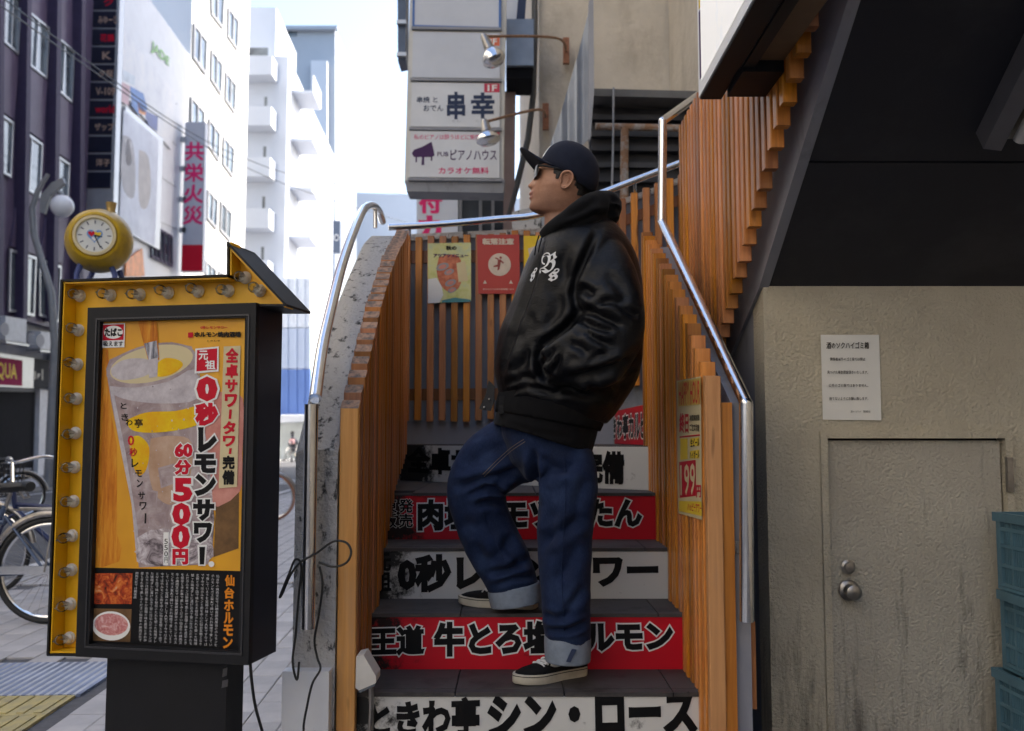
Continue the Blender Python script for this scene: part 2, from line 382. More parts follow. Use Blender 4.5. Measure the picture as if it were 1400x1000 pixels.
for i in range(2):
    for j in range(7):
        if i == 0 and j == 0: continue
        o = bpy.data.objects.new('tactile_tile', tmesh.data); col.objects.link(o); o.location = ST(TA1 - .15 - .3 * i, 2.4 + .3 * j, -.012); o.rotation_euler.z = ROT; setparent(o, sidewalk)
bt = MB(); wt = MB(); k = 0
for k in range(34):
    a = TA0 - .05 + k * .02
    (bt if k % 2 else wt).extrude(strip(a - .0095, a + .0095, 4.36, 4.98, -.0115), (0, 0, .0125 if k % 2 else .0115))
bt.build('glazed_strip', M['bluetile'], sidewalk); wt.build('glazed_strip', M['whitetile'], sidewalk)
dr = MB()
for a0, a1, s0, s1 in ((-2.3, -1.62, 3.66, 3.71), (-1.62, -1.56, 3.2, 3.71)): dr.extrude(strip(a0, a1, s0, s1, -.0005), (0, 0, .004))
dr.build('drain_frame', mat('dark_drain_steel', (.07, .08, .09), .4, .6), sidewalk)
# ================================================================== staircase
stair = thing('staircase', 'tiled winding staircase with red and white lettered risers', 'staircase', (0, 2.6, 0))
XL, XR = -.50, .575
ND = [2.62, 2.90, 3.18, 3.46, 3.74]; NZ = [.184, .368, .552, .736, .92]
def tiles(parent, poly_x, y0, y1, z):
    for i in range(4):
        for (a, b2) in ((y0, y0 + .045), (y0 + .049, y1)):
            x0 = poly_x[0] + i * .33; x1 = min(x0 + .326, poly_x[1])
            if x1 - x0 < .02: continue
            MB().box((x0, a, z - .012), (x1, b2, z + random.uniform(-.0006, .0006))).build('tread_tile', M['tile'], parent)
for i in range(5):
    y1 = ND[i + 1] if i < 4 else 5.3
    st = MB().box((XL - .14 if i == 4 else XL, ND[i] + .012, 0), (XR + .03 if i < 4 else XR, y1 + (.03 if i < 4 else 0), NZ[i] - .010)).build('step', M['grout'], stair)
    if i < 4: tiles(st, (XL, XR), ND[i], y1 + .012, NZ[i])
    else:
        for k in range(5):
            MB().box((-.64 + k * .245, 3.74 if k > 0 else 3.9, NZ[4] - .012), (-.64 + k * .245 + .241, 3.785 if k > 0 else 3.92, NZ[4])).build('tread_tile', M['tile'], st)
            MB().box((-.64 + k * .245, 3.789 if k > 0 else 3.925, NZ[4] - .012), (-.64 + k * .245 + .241, 5.2 - k * .22, NZ[4])).build('tread_tile', M['tile'], st)
RA, RB = Vector((.585, 3.90, 0)), Vector((-.64, 4.90, 0))     # turned riser
w4 = MB().extrude([(RA.x, RA.y + .01, 0), (.61, 4.2, 0), (.59, 5.25, 0), (-.66, 5.25, 0), (RB.x, RB.y + .01, 0)], (0, 0, 1.104)).build('step', M['tile'], stair)
MB().extrude([(.60, 4.16, 0), (1.3, 3.9, 0), (1.3, 5.25, 0), (.585, 5.25, 0)], (0, 0, 1.286)).build('step', M['tile'], stair)
MB().extrude([(.86, 4.4, 1.286), (1.3, 4.1, 1.286), (1.3, 5.25, 1.286), (.95, 5.25, 1.286)], (0, 0, .184)).build('step', M['tile'], stair)
# riser sheets and lettering
def riser(i, m):
    z0, z1 = (NZ[i] - .184, NZ[i])
    return MB().box((XL, ND[i] + .004, z0 + .001), (XR, ND[i] + .013, z1 - .013)).build('riser_panel', m, stair), Plane((0, ND[i] + .004, 0), (0, -1, 0))
def both(rp, pl, s, q, bold, outline=None, **k):
    if outline is not None: write('lettering_outline', pl, s, q, M['paper_white'], rp, .0012, bold + outline, **k)
    write('lettering', pl, s, q, M['ink'], rp, .002, bold, **k)
rp, pl = riser(1, M['riser_white'])
both(rp, pl, 'ときわ亭', ((506, 962), (654, 955), (654, 1004), (506, 1006)), .05)
both(rp, pl, 'シン・ロース', ((670, 955), (948, 946), (950, 1000), (670, 1006)), .06)
rp, pl = riser(2, M['riser_red'])
both(rp, pl, '王道', ((507, 859), (578, 857), (578, 893), (507, 895)), .05, .045)
both(rp, pl, '牛とろ塩ホルモン', ((596, 853), (917, 850), (919, 888), (596, 896)), .055, .05)
rp, pl = riser(3, M['riser_white'])
both(rp, pl, '元', ((512, 758), (534, 757), (534, 780), (512, 781)), .035)
both(rp, pl, '祖', ((512, 783), (534, 782), (534, 808), (512, 809)), .035)
both(rp, pl, '0秒レモンサワー', ((546, 761), (897, 758), (898, 800), (546, 808)), .055)
rp, pl = riser(4, M['riser_red'])
for s, x, y in (('東', 524, 683), ('発', 546, 683), ('販', 524, 703), ('売', 546, 703)): both(rp, pl, s, (x, y, x + 18, y + 18), .03, .03)
both(rp, pl, '肉塩ホモツ牛たん', ((573, 685), (875, 682), (876, 720), (573, 724)), .05, .045)
tn = Vector((-(RB - RA).y, (RB - RA).x, 0)).normalized()
if tn.y > 0: tn = -tn
pl4 = Plane(RA + Vector((0, 0, 0)), tn)
rp = MB().extrude([RA + Vector((0, 0, .921)), RB + Vector((0, 0, .921)), RB + Vector((0, 0, 1.1)), RA + Vector((0, 0, 1.1))], tn * .008).build('riser_panel', M['riser_white'], stair)
pl4 = Plane(RA + tn * .008, tn)
both(rp, pl4, '全卓サワータワー完備', ((558, 613), (852, 619), (852, 661), (558, 645)), .05)
RC, RD = Vector((.598, 4.10, 0)), Vector((.575, 5.2, 0)); tn5 = Vector((-1, -.02, 0)).normalized()
rp = MB().extrude([RC + Vector((0, 0, 1.106)), RD + Vector((0, 0, 1.106)), RD + Vector((0, 0, 1.285)), RC + Vector((0, 0, 1.285))], tn5 * .008).build('riser_panel', M['riser_red'], stair)
pl5 = Plane(RC + tn5 * .008, tn5)
both(rp, pl5, 'ときわ亭カルビ', ((829, 573), (882, 562), (882, 600), (829, 599)), .04, .05)
# ================================================================== left balustrade wall, slats, rail
lw = thing('balustrade_wall', 'white rough plastered balustrade wall left of the stairs with curved top', 'wall', (-.59, 2.85, 0))
prof = [(2.85, 1.10), (2.95, 1.20), (3.1, 1.36), (3.3, 1.52), (3.55, 1.69), (3.85, 1.87), (4.15, 2.03), (4.5, 2.10), (5.25, 2.10)]
pc = bez([(0, y, z) for y, z in prof], 6)
mb = MB(); vs = []; n = len(pc)
for p in pc:
    for x, zz in ((-.655, 0), (-.655, p.z - .012), (-.643, p.z), (-.540, p.z), (-.528, p.z - .012), (-.528, 0)): vs.append((x - max(0, p.y - 4.2) * .09, p.y, zz))
fs = [(i * 6 + k, i * 6 + (k + 1) % 6, (i + 1) * 6 + (k + 1) % 6, (i + 1) * 6 + k) for i in range(n - 1) for k in range(6)] + [tuple(range(6)), tuple((n - 1) * 6 + k for k in range(6))]
mb.add(vs, fs).build('wall_body', M['white_rough'], lw)
MB().box((-.672, 2.80, 0), (-.535, 2.849, .455)).build('plinth', M['white_paint'], lw)
def slat(parent, x0, x1, y0, y1, z0, zf, zb, m, end=None, rot=None):
    c = .003
    p = [(x0, y0, z0), (x1, y0, z0), (x1, y1, z0), (x0, y1, z0), (x0, y0, zf), (x1, y0, zf), (x1, y1, zb), (x0, y1, zb)]
    base = Vector(((x0 + x1) / 2, (y0 + y1) / 2, z0))
    me = bpy.data.meshes.new('slat')
    bm = bmesh.new(); V = [bm.verts.new(Vector(q) - base) for q in p]
    for f in [(3, 2, 1, 0), (4, 5, 6, 7), (0, 1, 5, 4), (1, 2, 6, 5), (2, 3, 7, 6), (3, 0, 4, 7)]: bm.faces.new([V[i] for i in f])
    bm.faces.ensure_lookup_table(); bm.faces[1].material_index = 1 if end else 0
    es = [e for e in bm.edges if abs((e.verts[0].co - e.verts[1].co).z) > .3]
    bmesh.ops.bevel(bm, geom=es, offset=c, segments=1, affect='EDGES')
    bmesh.ops.recalc_face_normals(bm, faces=bm.faces); bm.to_mesh(me); bm.free()
    me.materials.append(m)
    if end: me.materials.append(end)
    o = bpy.data.objects.new('slat', me); col.objects.link(o); o.location = base
    if rot: o.rotation_euler = rot
    setparent(o, parent); return o
def interp(tab, t):
    for (a, b_), (c, d) in zip(tab, tab[1:]):
        if t <= c: return b_ + (d - b_) * (t - a) / (c - a)
    return tab[-1][1]
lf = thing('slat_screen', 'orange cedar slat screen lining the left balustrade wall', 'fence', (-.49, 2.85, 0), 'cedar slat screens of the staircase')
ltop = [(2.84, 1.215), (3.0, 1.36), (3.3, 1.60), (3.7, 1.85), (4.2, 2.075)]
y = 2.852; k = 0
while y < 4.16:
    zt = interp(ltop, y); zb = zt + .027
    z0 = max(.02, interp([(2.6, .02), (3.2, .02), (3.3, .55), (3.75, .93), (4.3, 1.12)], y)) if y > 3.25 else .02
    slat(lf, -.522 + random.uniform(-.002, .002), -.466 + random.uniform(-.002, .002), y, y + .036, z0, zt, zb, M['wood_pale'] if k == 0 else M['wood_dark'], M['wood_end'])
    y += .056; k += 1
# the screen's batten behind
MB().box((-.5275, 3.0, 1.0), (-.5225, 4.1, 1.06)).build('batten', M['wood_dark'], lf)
# ------------------------------------------------------------------ back wall and slats
bw = thing('back_wall', 'grey concrete parapet behind the stair landing', 'wall', (0, 5.3, 0))
BY = 5.22
bt_ = [(540, 329), (740, 320), (800, 300), (840, 284), (900, 262), (955, 240), (1010, 218), (1100, 180)]
pts = [PY(x, y, BY) for x, y in bt_]
MB().extrude([Vector((pts[0].x, BY, 0))] + pts + [Vector((pts[-1].x, BY, 0))], (0, .12, 0)).build('wall_body', M['concrete'], bw)
MB().extrude([p + Vector((0, -.012, -.006)) for p in pts] + [p + Vector((0, -.012, .03)) for p in reversed(pts)], (0, .145, 0)).build('wall_coping', M['white_rough'], bw)
bf = thing('slat_screen', 'orange cedar slat screen fixed along the parapet behind the landing', 'fence', (0, BY, 1.2), 'cedar slat screens of the staircase')
x = 550.0; k = 0
while x < 1040:
    a = PY(x, 500, BY - .06).x; b_ = PY(x + 9.2, 500, BY - .06).x
    ty = interp([(540, 326), (560, 326), (610, 323), (640, 321), (740, 316), (790, 290), (840, 272), (900, 250), (955, 228), (1100, 160)], x) + random.uniform(-3, 3)
    by = 575 if x < 790 else interp([(790, 548), (840, 540), (880, 520), (960, 480), (1100, 400)], x)
    zt = PY(x, ty, BY - .06).z; zb = PY(x, by + random.uniform(-2, 2), BY - .06).z
    slat(bf, a, b_, BY - .058, BY - .02, zb, zt, zt, M['wood'])
    x += 16.6; k += 1
for y0, y1 in ((343, 360), (532, 548)):
    MB().extrude([PY(546, y0, BY - .012), PY(790, y0 - 2, BY - .012), PY(790, y1 - 2, BY - .012), PY(546, y1, BY - .012)], (0, .010, 0)).build('batten', M['wood_dark'], bf)
MB().extrude([PY(790, 318, BY - .012), PY(1040, 225, BY - .012), PY(1040, 240, BY - .012), PY(790, 333, BY - .012)], (0, .010, 0)).build('batten', M['wood_dark'], bf)
# ------------------------------------------------------------------ handrails
RR = .019
hr = thing('handrail', 'polished steel tube handrail on the left balustrade and parapet', 'handrail', (-.59, 2.76, .6), 'steel handrails of the staircase')
hp = [(-.592, 2.765, .585), (-.592, 2.765, .9), (-.592, 2.765, 1.235)]
MB().tube(hp, RR + .0015, 16).build('rail_post', M['chrome'], hr, True)
xr = -.592
sl_ = [PY(431, 545, 2.765), PY(440, 480, 2.95), PY(452, 425, 3.18), PY(467, 365, 3.48), PY(483, 318, 3.8), PY(495, 290, 4.1), PY(503, 282, 4.3), PY(511, 282, 4.5), PY(518, 289, 4.75), PY(523, 303, 4.95)]
MB().tube(bez(sl_, 8), RR, 16).build('rail', M['chrome'], hr, True)
b2 = [PY(531, 311, 5.05), PY(600, 307, 5.10), PY(680, 300, 5.12), PY(735, 294, 5.13), PY(800, 273, 5.14), PY(860, 250, 5.15), PY(955, 213, 5.17), PY(1050, 172, 5.18)]
MB().tube(bez(b2, 8), RR, 16).build('rail', M['chrome'], hr, True)
MB().tube([PY(513, 286, 4.52), PY(513, 312, 4.52)], .010, 10).build('rail_bracket', M['chrome'], hr, True)
for x, y in ((560, 309), (760, 287), (868, 247)): MB().tube([PY(x, y, 5.14), PY(x, y + 22, 5.2)], .008, 8).build('rail_bracket', M['chrome'], hr, True)
# ------------------------------------------------------------------ right balustrade
rw = thing('balustrade_wall', 'grey painted balustrade wall right of the stairs behind the cedar slats', 'wall', (.66, 2.78, 0))
MB().extrude([(.648, 2.775, 0), (.648, 2.775, 1.24), (.648, 4.05, 1.97), (.648, 4.05, 0)], (.047, 0, 0)).build('wall_body', M['greypaint'], rw)
MB().box((.6955, 2.79, .35), (.712, 2.83, .60)).build('wood_block', M['wood'], rw)
rf = thing('slat_screen', 'orange cedar slat screen lining the right side of the steps', 'fence', (.58, 2.75, 0), 'cedar slat screens of the staircase')
rtop = [(2.74, 1.315), (3.0, 1.50), (3.4, 1.73), (3.7, 1.88), (4.1, 2.07)]
y = 2.742; k = 0
while y < 4.06:
    zt = interp(rtop, y); zb = zt + .004
    z0 = interp([(2.6, .02), (2.9, .02), (2.95, .16), (3.25, .36), (3.6, .58), (4.2, .95)], y)
    slat(rf, .566 + random.uniform(-.002, .002), .613, y, y + .036, z0, zt, zb, M['wood_pale'] if k == 0 else M['wood'])
    y += .067; k += 1
MB().box((.6145, 2.752, .02), (.6465, 2.80, 1.24)).build('post', M['wood'], rf)
MB().box((.6145, 2.85, 1.18), (.6465, 4.0, 1.23)).build('batten', M['wood_dark'], rf)
hr2 = thing('handrail', 'polished steel tube handrail rising beside the right slat screen', 'handrail', (.66, 2.72, .5), 'steel handrails of the staircase')
A = PY(1021, 850, 2.70); B = PY(1020, 552, 2.70); C = PY(905, 304, 4.05); D = PY(906, 166, 4.05); E = PY(958, 128, 4.5); G = PY(1010, 95, 4.85)
MB().tube([A, B], RR + .0012, 16).build('rail_post', M['chrome'], hr2, True)
MB().tube([B, C], RR, 16).build('rail', M['chrome'], hr2, True)
MB().tube([C, D], RR, 16).build('rail_post', M['chrome'], hr2, True)
MB().tube([D, E, G], RR, 16).build('rail', M['chrome'], hr2, True)
for p in (B, C, D): 
    me = MB().lathe([(-RR * 1.03 * math.cos(t), RR * 1.03 * math.sin(t)) for t in [math.pi * q / 8 for q in range(9)]], p, (0, 0, 1), 16).build('elbow', M['chrome'], hr2, True, 80)
MB().box((.640, 2.765, .80), (.668, 2.775, .835)).build('rail_bracket', M['chrome'], hr2)
# ================================================================== upper flight, soffit, wall under it
WY = 3.30
SLP = .657
def sof(y): return 1.675 + SLP * (WY - y)
uf = thing('upper_flight', 'dark boarded underside of the upper stair flight overhead', 'staircase', (1.5, WY, 1.675))
def sofpanel(y0, y1, name):
    p = [(.916, y0, sof(y0)), (3.2, y0, sof(y0)), (3.2, y1, sof(y1)), (.916, y1, sof(y1))]
    return MB().extrude(p, (0, .03, .045)).build(name, M['soffit'], uf)
sofpanel(WY, 2.833, 'soffit_panel'); sofpanel(2.826, 1.2, 'soffit_panel')
p = [(.917, WY + .05, sof(WY) + .04), (3.2, WY + .05, sof(WY) + .04), (3.2, 1.2, sof(1.2) + .08), (.917, 1.2, sof(1.2) + .08)]
MB().extrude(p, (0, .0, .26)).build('flight_slab', M['concrete'], uf)
MB().extrude([(.880, 4.4, 1.18), (.880, WY, sof(WY) - .004), (.880, 1.2, sof(1.2) - .004), (.880, 1.2, sof(1.2) + .36), (.880, WY, sof(WY) + .36), (.880, 4.4, 1.5)], (.034, 0, 0)).build('stringer', M['greypaint'], uf)
us = thing('slat_screen', 'orange cedar slat screen hanging on the upper flight with stepped lower ends', 'fence', (.8, 3.3, 1.7), 'cedar slat screens of the staircase')
y = 4.38; k = 0
while y > 1.75:
    z0 = 1.525 + (3.62 - y) * .665
    top = 2.62
    if y > 3.75: z0 = 1.44 - (y - 3.75) * .35
    slat(us, .797, .84, y - .040, y, z0, top, top, M['wood'])
    y -= .069; k += 1
MB().box((.8405, 2.95, 2.45), (.8795, 4.3, 2.51)).build('batten', M['wood_dark'], us)
# stucco wall with the low door
M['stucco'] = None
m, nt, b = newmat('beige_stucco_stained'); v = coords(nt, rnd=False)
base = ramp(nt, noise_tex(nt, v, 3.0, 6, .65), [(.3, (.50, .45, .35)), (.7, (.62, .57, .455))])
vs_ = coords(nt, (17, 17, 2.4), rnd=False); st_ = noise_tex(nt, vs_, 1.0, 8, .7)
sep = N(nt, 'SeparateXYZ'); nt.links.new(N(nt, 'TexCoord').outputs['Object'], sep.inputs[0])
mr = N(nt, 'MapRange'); mr.inputs[1].default_value = .0; mr.inputs[2].default_value = 1.1; mr.inputs[3].default_value = .15; mr.inputs[4].default_value = -.07
nt.links.new(sep.outputs[2], mr.inputs[0]); ad = N(nt, 'Math', operation='ADD'); nt.links.new(st_, ad.inputs[0]); nt.links.new(mr.outputs[0], ad.inputs[1])
k1 = ramp(nt, ad.outputs[0], [(.575, (0, 0, 0)), (.78, (.75, .75, .75))])
sm = ramp(nt, noise_tex(nt, v, 26, 6, .75), [(.66, (0, 0, 0)), (.75, (.7, .7, .7))])
c = mixc(nt, k1, base, (.075, .065, .05)); c = mixc(nt, sm, c, (.16, .13, .10))
nt.links.new(c, b.inputs['Base Color']); b.inputs['Roughness'].default_value = .62
bump(nt, b, noise_tex(nt, v, 105, 4, .55), 1.0, .010); M['stucco'] = m
md = m.copy(); md.name = 'worn_grey_beige_door'; M['doorskin'] = md; ntd = md.node_tree; bd = ntd.nodes['Principled BSDF']; src_ = bd.inputs['Base Color'].links[0].from_socket
hvd = ntd.nodes.new('ShaderNodeHueSaturation'); hvd.inputs['Saturation'].default_value = .72; hvd.inputs['Value'].default_value = .88; ntd.links.new(src_, hvd.inputs['Color']); ntd.links.new(hvd.outputs[0], bd.inputs['Base Color'])
cw = thing('stucco_wall', 'beige rough stucco wall under the upper stair flight', 'wall', (1.9, WY, 0))
pw = Plane((0, WY, 0), (0, -1, 0))
h0, h1 = pw.hit(1131, 601), pw.hit(1370, 601)
dx0, dx1, dz = h0.x, h1.x, h0.z
fw = .028
MB().box((.893, WY, 0), (dx0 - fw, WY + .14, 1.72)).build('wall_body', M['stucco'], cw)
MB().box((dx1 + fw, WY, 0), (3.6, WY + .14, 1.72)).build('wall_body', M['stucco'], cw)
MB().box((dx0 - fw, WY, dz + fw), (dx1 + fw, WY + .14, 1.72)).build('wall_body', M['stucco'], cw)
MB().extrude([(.893, WY + .14, 0), (.893, 4.5, 0), (.893, 4.5, 1.2), (.893, WY + .14, 1.72)], (.06, 0, 0)).build('wall_return', M['greypaint'], cw)
MB().box((.86, WY + .3, 0), (.8925, 3.9, 1.2)).build('wall_return', M['greypaint'], cw)
M['gap_shade'] = mat('door_gap_shadow_board', (.02, .018, .015), .9, 0, 0)
dr_ = thing('cupboard_door', 'low stained beige door in the stucco wall under the stairs', 'door', (1.45, WY, 0))
fr = MB().box((dx0 - fw, WY - .016, 0), (dx0 - .004, WY + .05, dz + fw)).box((dx1 + .004, WY - .016, 0), (dx1 + fw, WY + .05, dz + fw)).box((dx0 - .0035, WY - .016, dz + .004), (dx1 + .0035, WY + .05, dz + fw)).build('door_frame', M['stucco'], dr_)
MB().box((dx0 - .0038, WY + .046, .0), (dx1 + .0038, WY + .052, dz + .0038)).build('door_gap_shade', M['gap_shade'], dr_)  # near-black sheet put behind the leaf to paint the shade in its gap
lf_ = MB().box((dx0 + .004, WY + .012, .01), (dx1 - .004, WY + .045, dz - .004)).build('door_leaf', M['doorskin'], dr_)
steel = mat('worn_steel', (.34, .32, .30), .3, .9, .2, 30); M['steel'] = steel
k_ = pw.hit(1160, 807); MB().lathe([(0, .036), (.006, .036), (.010, .031), (.012, .022), (.035, .019), (.040, .025), (.058, .0255), (.062, .018), (.063, .0)], k_, (0, -1, 0), 24).build('door_knob', steel, dr_, True)
k_ = pw.hit(1159, 775); MB().lathe([(0, .025), (.006, .025), (.009, .016), (.018, .015), (.020, .0)], k_, (0, -1, 0), 20).build('door_lock', steel, dr_, True)
k_ = pw.hit(1375, 645); MB().box((k_.x - .008, WY - .03, k_.z - .07), (k_.x + .012, WY - .012, k_.z + .05)).build('door_hinge', steel, dr_)
# paper notice
nt_ = thing('paper_notice', 'white printed paper notice taped on the stucco wall', 'notice', tuple(pw.hit(1164, 575)))
def curl(pl, q, m, name, parent, off, n=8, amp=.004):
    vs = []; fs = []
    for j in range(n + 1):
        for i in range(n + 1):
            u, v_ = i / n, j / n; x, y = quadmap(q, u, v_)
            vs.append(tuple(pl.hit(x, y, off + amp * (.5 - .5 * math.cos(3 * u + 2.2 * v_)) * (1 if i in (0, n) else .6))))
    fs = [(j * (n + 1) + i, j * (n + 1) + i + 1, (j + 1) * (n + 1) + i + 1, (j + 1) * (n + 1) + i) for j in range(n) for i in range(n)]
    me = bpy.data.meshes.new(name); me.from_pydata(vs, [], fs)
    if me.polygons[0].normal.dot(pl.n) < 0: me.flip_normals()
    return link(name, me, m, parent, True)
sheet = curl(pw, [(1122, 458), (1202, 458), (1205, 575), (1125, 574)], M['paper_white'], 'sheet', nt_, .004, amp=.003)
for s, q, bd in (('酒のソクハイゴミ箱', (1130, 468, 1188, 477), .02), ('関係者以外のゴミ捨ては禁止', (1135, 489, 1183, 493.5), .01), ('見つけた場合罰金頂きいたします。', (1131, 507, 1187, 511.5), .01),
                 ('公共のゴミ箱ではありません。', (1133, 525, 1187, 529.5), .01), ('捨てないようにお願い致します。', (1134, 543, 1187, 547.5), .01), ('酒のソクハイ　管理会社', (1163, 561.5, 1190, 564.5), 0)):
    write('lettering', pw, s, q, M['ink'], sheet, .0095, bd, res=1)
# ================================================================== illuminated advertising sign (left)
AL = R(11.2)
tS = Vector((math.cos(AL), -math.sin(AL), 0)); nS = Vector((-math.sin(AL), -math.cos(AL), 0)); bS = -nS
SR = PY(339.6, 910, 2.6)
pf = Plane(SR, nS)                       # front of the black cabinet
side = Plane(SR, tS)
SD = (side.hit(377.4, 890) - SR).dot(bS)     # cabinet depth
sg = thing('advertising_sign', 'yellow arrow shaped bulb sign with a lemon drink poster in a black cabinet', 'sign', (SR.x - .25, SR.y + .15, 0))
zt, zb = pf.hit(351, 414).z, SR.z
xl = (pf.hit(111.5, 660) - SR).dot(tS)
def SB(mb, a0, a1, d0, d1, z0, z1):      # box in the sign's own frame: a along the face, d into depth
    o = Vector((SR.x, SR.y, 0)); g = lambda a, d, z: o + tS * a + bS * d + Vector((0, 0, z))
    return mb.hexa([g(a0, d0, z0), g(a1, d0, z0), g(a1, d1, z0), g(a0, d1, z0), g(a0, d0, z1), g(a1, d0, z1), g(a1, d1, z1), g(a0, d1, z1)])
SB(MB(), xl, 0, .022, SD, zb, zt).build('cabinet', M['navy'], sg)
# cabinet front frame (four bars) round the poster
px0, px1 = (pf.hit(129, 660) - SR).dot(tS), (pf.hit(331, 660) - SR).dot(tS)
pz1, pz0 = pf.hit(235, 437).z, pf.hit(225, 886).z
fr = MB(); SB(fr, xl, px0, 0, .0215, zb, zt); SB(fr, px1, 0, 0, .0215, zb, zt); SB(fr, px0, px1, 0, .0215, pz1, zt); SB(fr, px0, px1, 0, .0215, zb, pz0)
fr.build('cabinet_frame', M['black'], sg)
tr = MB()
for a0, a1, z0, z1 in ((px0 - .012, px1 + .012, pz0 - .010, pz0 - .005), (px0 - .012, px1 + .012, pz1 + .005, pz1 + .009), (px0 - .012, px0 - .008, pz0 - .01, pz1 + .009), (px1 + .008, px1 + .012, pz0 - .01, pz1 + .009)):
    SB(tr, a0, a1, -.003, -.0003, z0, z1)
tr.build('frame_trim', mat('grey_trim', (.05, .05, .055), .3, .3, 0), sg)
pp = Plane(SR + bS * .018, nS)           # poster plane
po = MB(); SB(po, px0, px1, .018, .0205, pz0, pz1); poster = po.build('poster', M['ink'], sg)
# --- the poster's print
m, nt, b = newmat('poster_amber'); v = coords(nt, rnd=False)
nt.links.new(ramp(nt, noise_tex(nt, v, 4, 3), [(.3, (.62, .27, .01)), (.7, (.80, .40, .015))]), b.inputs['Base Color']); b.inputs['Roughness'].default_value = .45; M['amber'] = m
flat('print_ground', pp, [(134, 437), (335, 434), (329, 781), (122, 776)], M['amber'], poster, .0004)
def pmat(name, stops, sc, dist=0, stretch=(1, 1, 1), rough=.45):
    m, nt, b = newmat(name); v = coords(nt, stretch, rnd=False)
    nt.links.new(ramp(nt, noise_tex(nt, v, sc, 6, .7, dist), stops), b.inputs['Base Color']); b.inputs['Roughness'].default_value = rough; b.inputs['Specular IOR Level'].default_value = .2; return m
M['beerbottle'] = pmat('printed_bottle', [(.3, (.40, .10, .01)), (.5, (.62, .22, .02)), (.7, (.75, .38, .05))], 9, 0, (6, 6, .6))
M['drink'] = pmat('printed_drink', [(.3, (.24, .17, .18)), (.5, (.36, .28, .28)), (.7, (.52, .45, .45))], 13, .8)
M['foam'] = pmat('printed_foam', [(.3, (.38, .34, .37)), (.7, (.62, .58, .60))], 26)
M['ice'] = pmat('printed_ice', [(.35, (.10, .08, .09)), (.5, (.42, .36, .38)), (.65, (.78, .74, .76))], 22, 1.5)
M['lemon'] = pmat('printed_lemon', [(.3, (.75, .33, .01)), (.7, (.80, .62, .01))], 12)
M['skin_print'] = pmat('printed_hand', [(.3, (.50, .17, .14)), (.7, (.66, .32, .26))], 14)
M['brown_print'] = pmat('printed_table', [(.3, (.07, .04, .02)), (.7, (.22, .12, .05))], 12)
M['cream_print'] = mat('cream_print', (.62, .53, .32), .5, 0, .05, spec=.2)
M['lilac'] = pmat('printed_glass_rim', [(.3, (.28, .21, .22)), (.7, (.50, .42, .42))], 18)
flat('print_bottle', pp, [(135, 478), (148, 478), (151, 560), (160, 610), (160, 730), (166, 750), (163, 768), (140, 776), (123, 772), (125, 600), (131, 560)], M['beerbottle'], poster, .0008)
flat('print_table', pp, [(296, 670), (327, 668), (326, 750), (292, 762)], M['brown_print'], poster, .0008)
flat('print_hand', pp, [(268, 540), (300, 536), (332, 545), (331, 620), (328, 672), (285, 690), (278, 600)], M['skin_print'], poster, .0010, 3)
flat('print_glass', pp, [(145, 505), (150, 492), (180, 478), (235, 468), (262, 474), (268, 490), (275, 560), (286, 640), (293, 710), (290, 755), (284, 772), (190, 776), (186, 745), (180, 690), (166, 620), (152, 550)], M['drink'], poster, .0014)
flat('print_rim', pp, ell(207, 500, 63, 29, -13), M['lilac'], poster, .0018)
flat('print_inside', pp, ell(207, 498, 58, 24, -13), M['cream_print'], poster, .0021)
flat('print_foam', pp, [(152, 504), (165, 494), (185, 490), (205, 494), (203, 512), (170, 520), (154, 514)], M['foam'], poster, .0024, 4)
flat('print_lemon', pp, [(212, 500), (225, 490), (243, 492), (250, 500), (235, 512), (215, 515)], M['lemon'], poster, .0024, 4)
flat('print_foam', pp, [(150, 528), (185, 530), (230, 522), (266, 505), (270, 545), (225, 552), (180, 548), (156, 540)], M['foam'], poster, .0020, 3)
flat('print_lemon', pp, [(172, 575), (200, 564), (240, 562), (272, 556), (274, 578), (245, 588), (205, 592), (180, 588)], M['lemon'], poster, .0022, 4)
flat('print_ice', pp, [(188, 735), (215, 722), (250, 728), (280, 722), (290, 742), (283, 768), (195, 772)], M['ice'], poster, .0020, 3)
M['peach'] = pmat('printed_amber_glow', [(.3, (.42, .25, .15)), (.7, (.56, .40, .30))], 12, .6)
flat('print_glow', pp, [(206, 600), (236, 596), (262, 606), (258, 660), (236, 690), (212, 676), (203, 640)], M['peach'], poster, .0017, 4)
flat('print_glow', pp, [(176, 600), (190, 596), (204, 612), (200, 642), (188, 650), (180, 628)], M['lemon'], poster, .0018, 4)
for q in ([(216, 640), (238, 634), (242, 660), (220, 668)], [(196, 668), (216, 672), (214, 700), (196, 696)], [(250, 690), (268, 684), (272, 712), (254, 716)], [(202, 706), (226, 700), (230, 724), (206, 728)]):
    flat('print_ice', pp, q, M['lilac'], poster, .0019); flat('print_ice', pp, [(a * .8 + .2 * sum(p[0] for p in q) / 4, b_ * .8 + .2 * sum(p[1] for p in q) / 4) for a, b_ in q], M['drink'], poster, .0021)
flat('print_highlight', pp, [(150, 530), (154, 530), (172, 620), (188, 720), (191, 770), (187, 768), (180, 690), (164, 610)], M['foam'], poster, .0019)
flat('print_edge', pp, [(272, 500), (269, 486), (276, 560), (287, 640), (293, 710), (290, 755), (286, 752), (288, 700), (281, 640)], M['ice'], poster, .0019)
for k in range(60):
    u_, v_ = random.random(), random.random(); x = 158 + 104 * u_ + 22 * v_ * (1 - u_); y = 528 + 230 * v_
    flat('print_bubble', pp, ell(x, y, random.uniform(.5, 1.3), random.uniform(.5, 1.4), 0, 7), M['foam'] if k % 3 else M['ice'], poster, .0026)
flat('print_tap', pp, [(188, 438), (214, 438), (218, 492), (203, 495)], M['beerbottle'], poster, .0027)
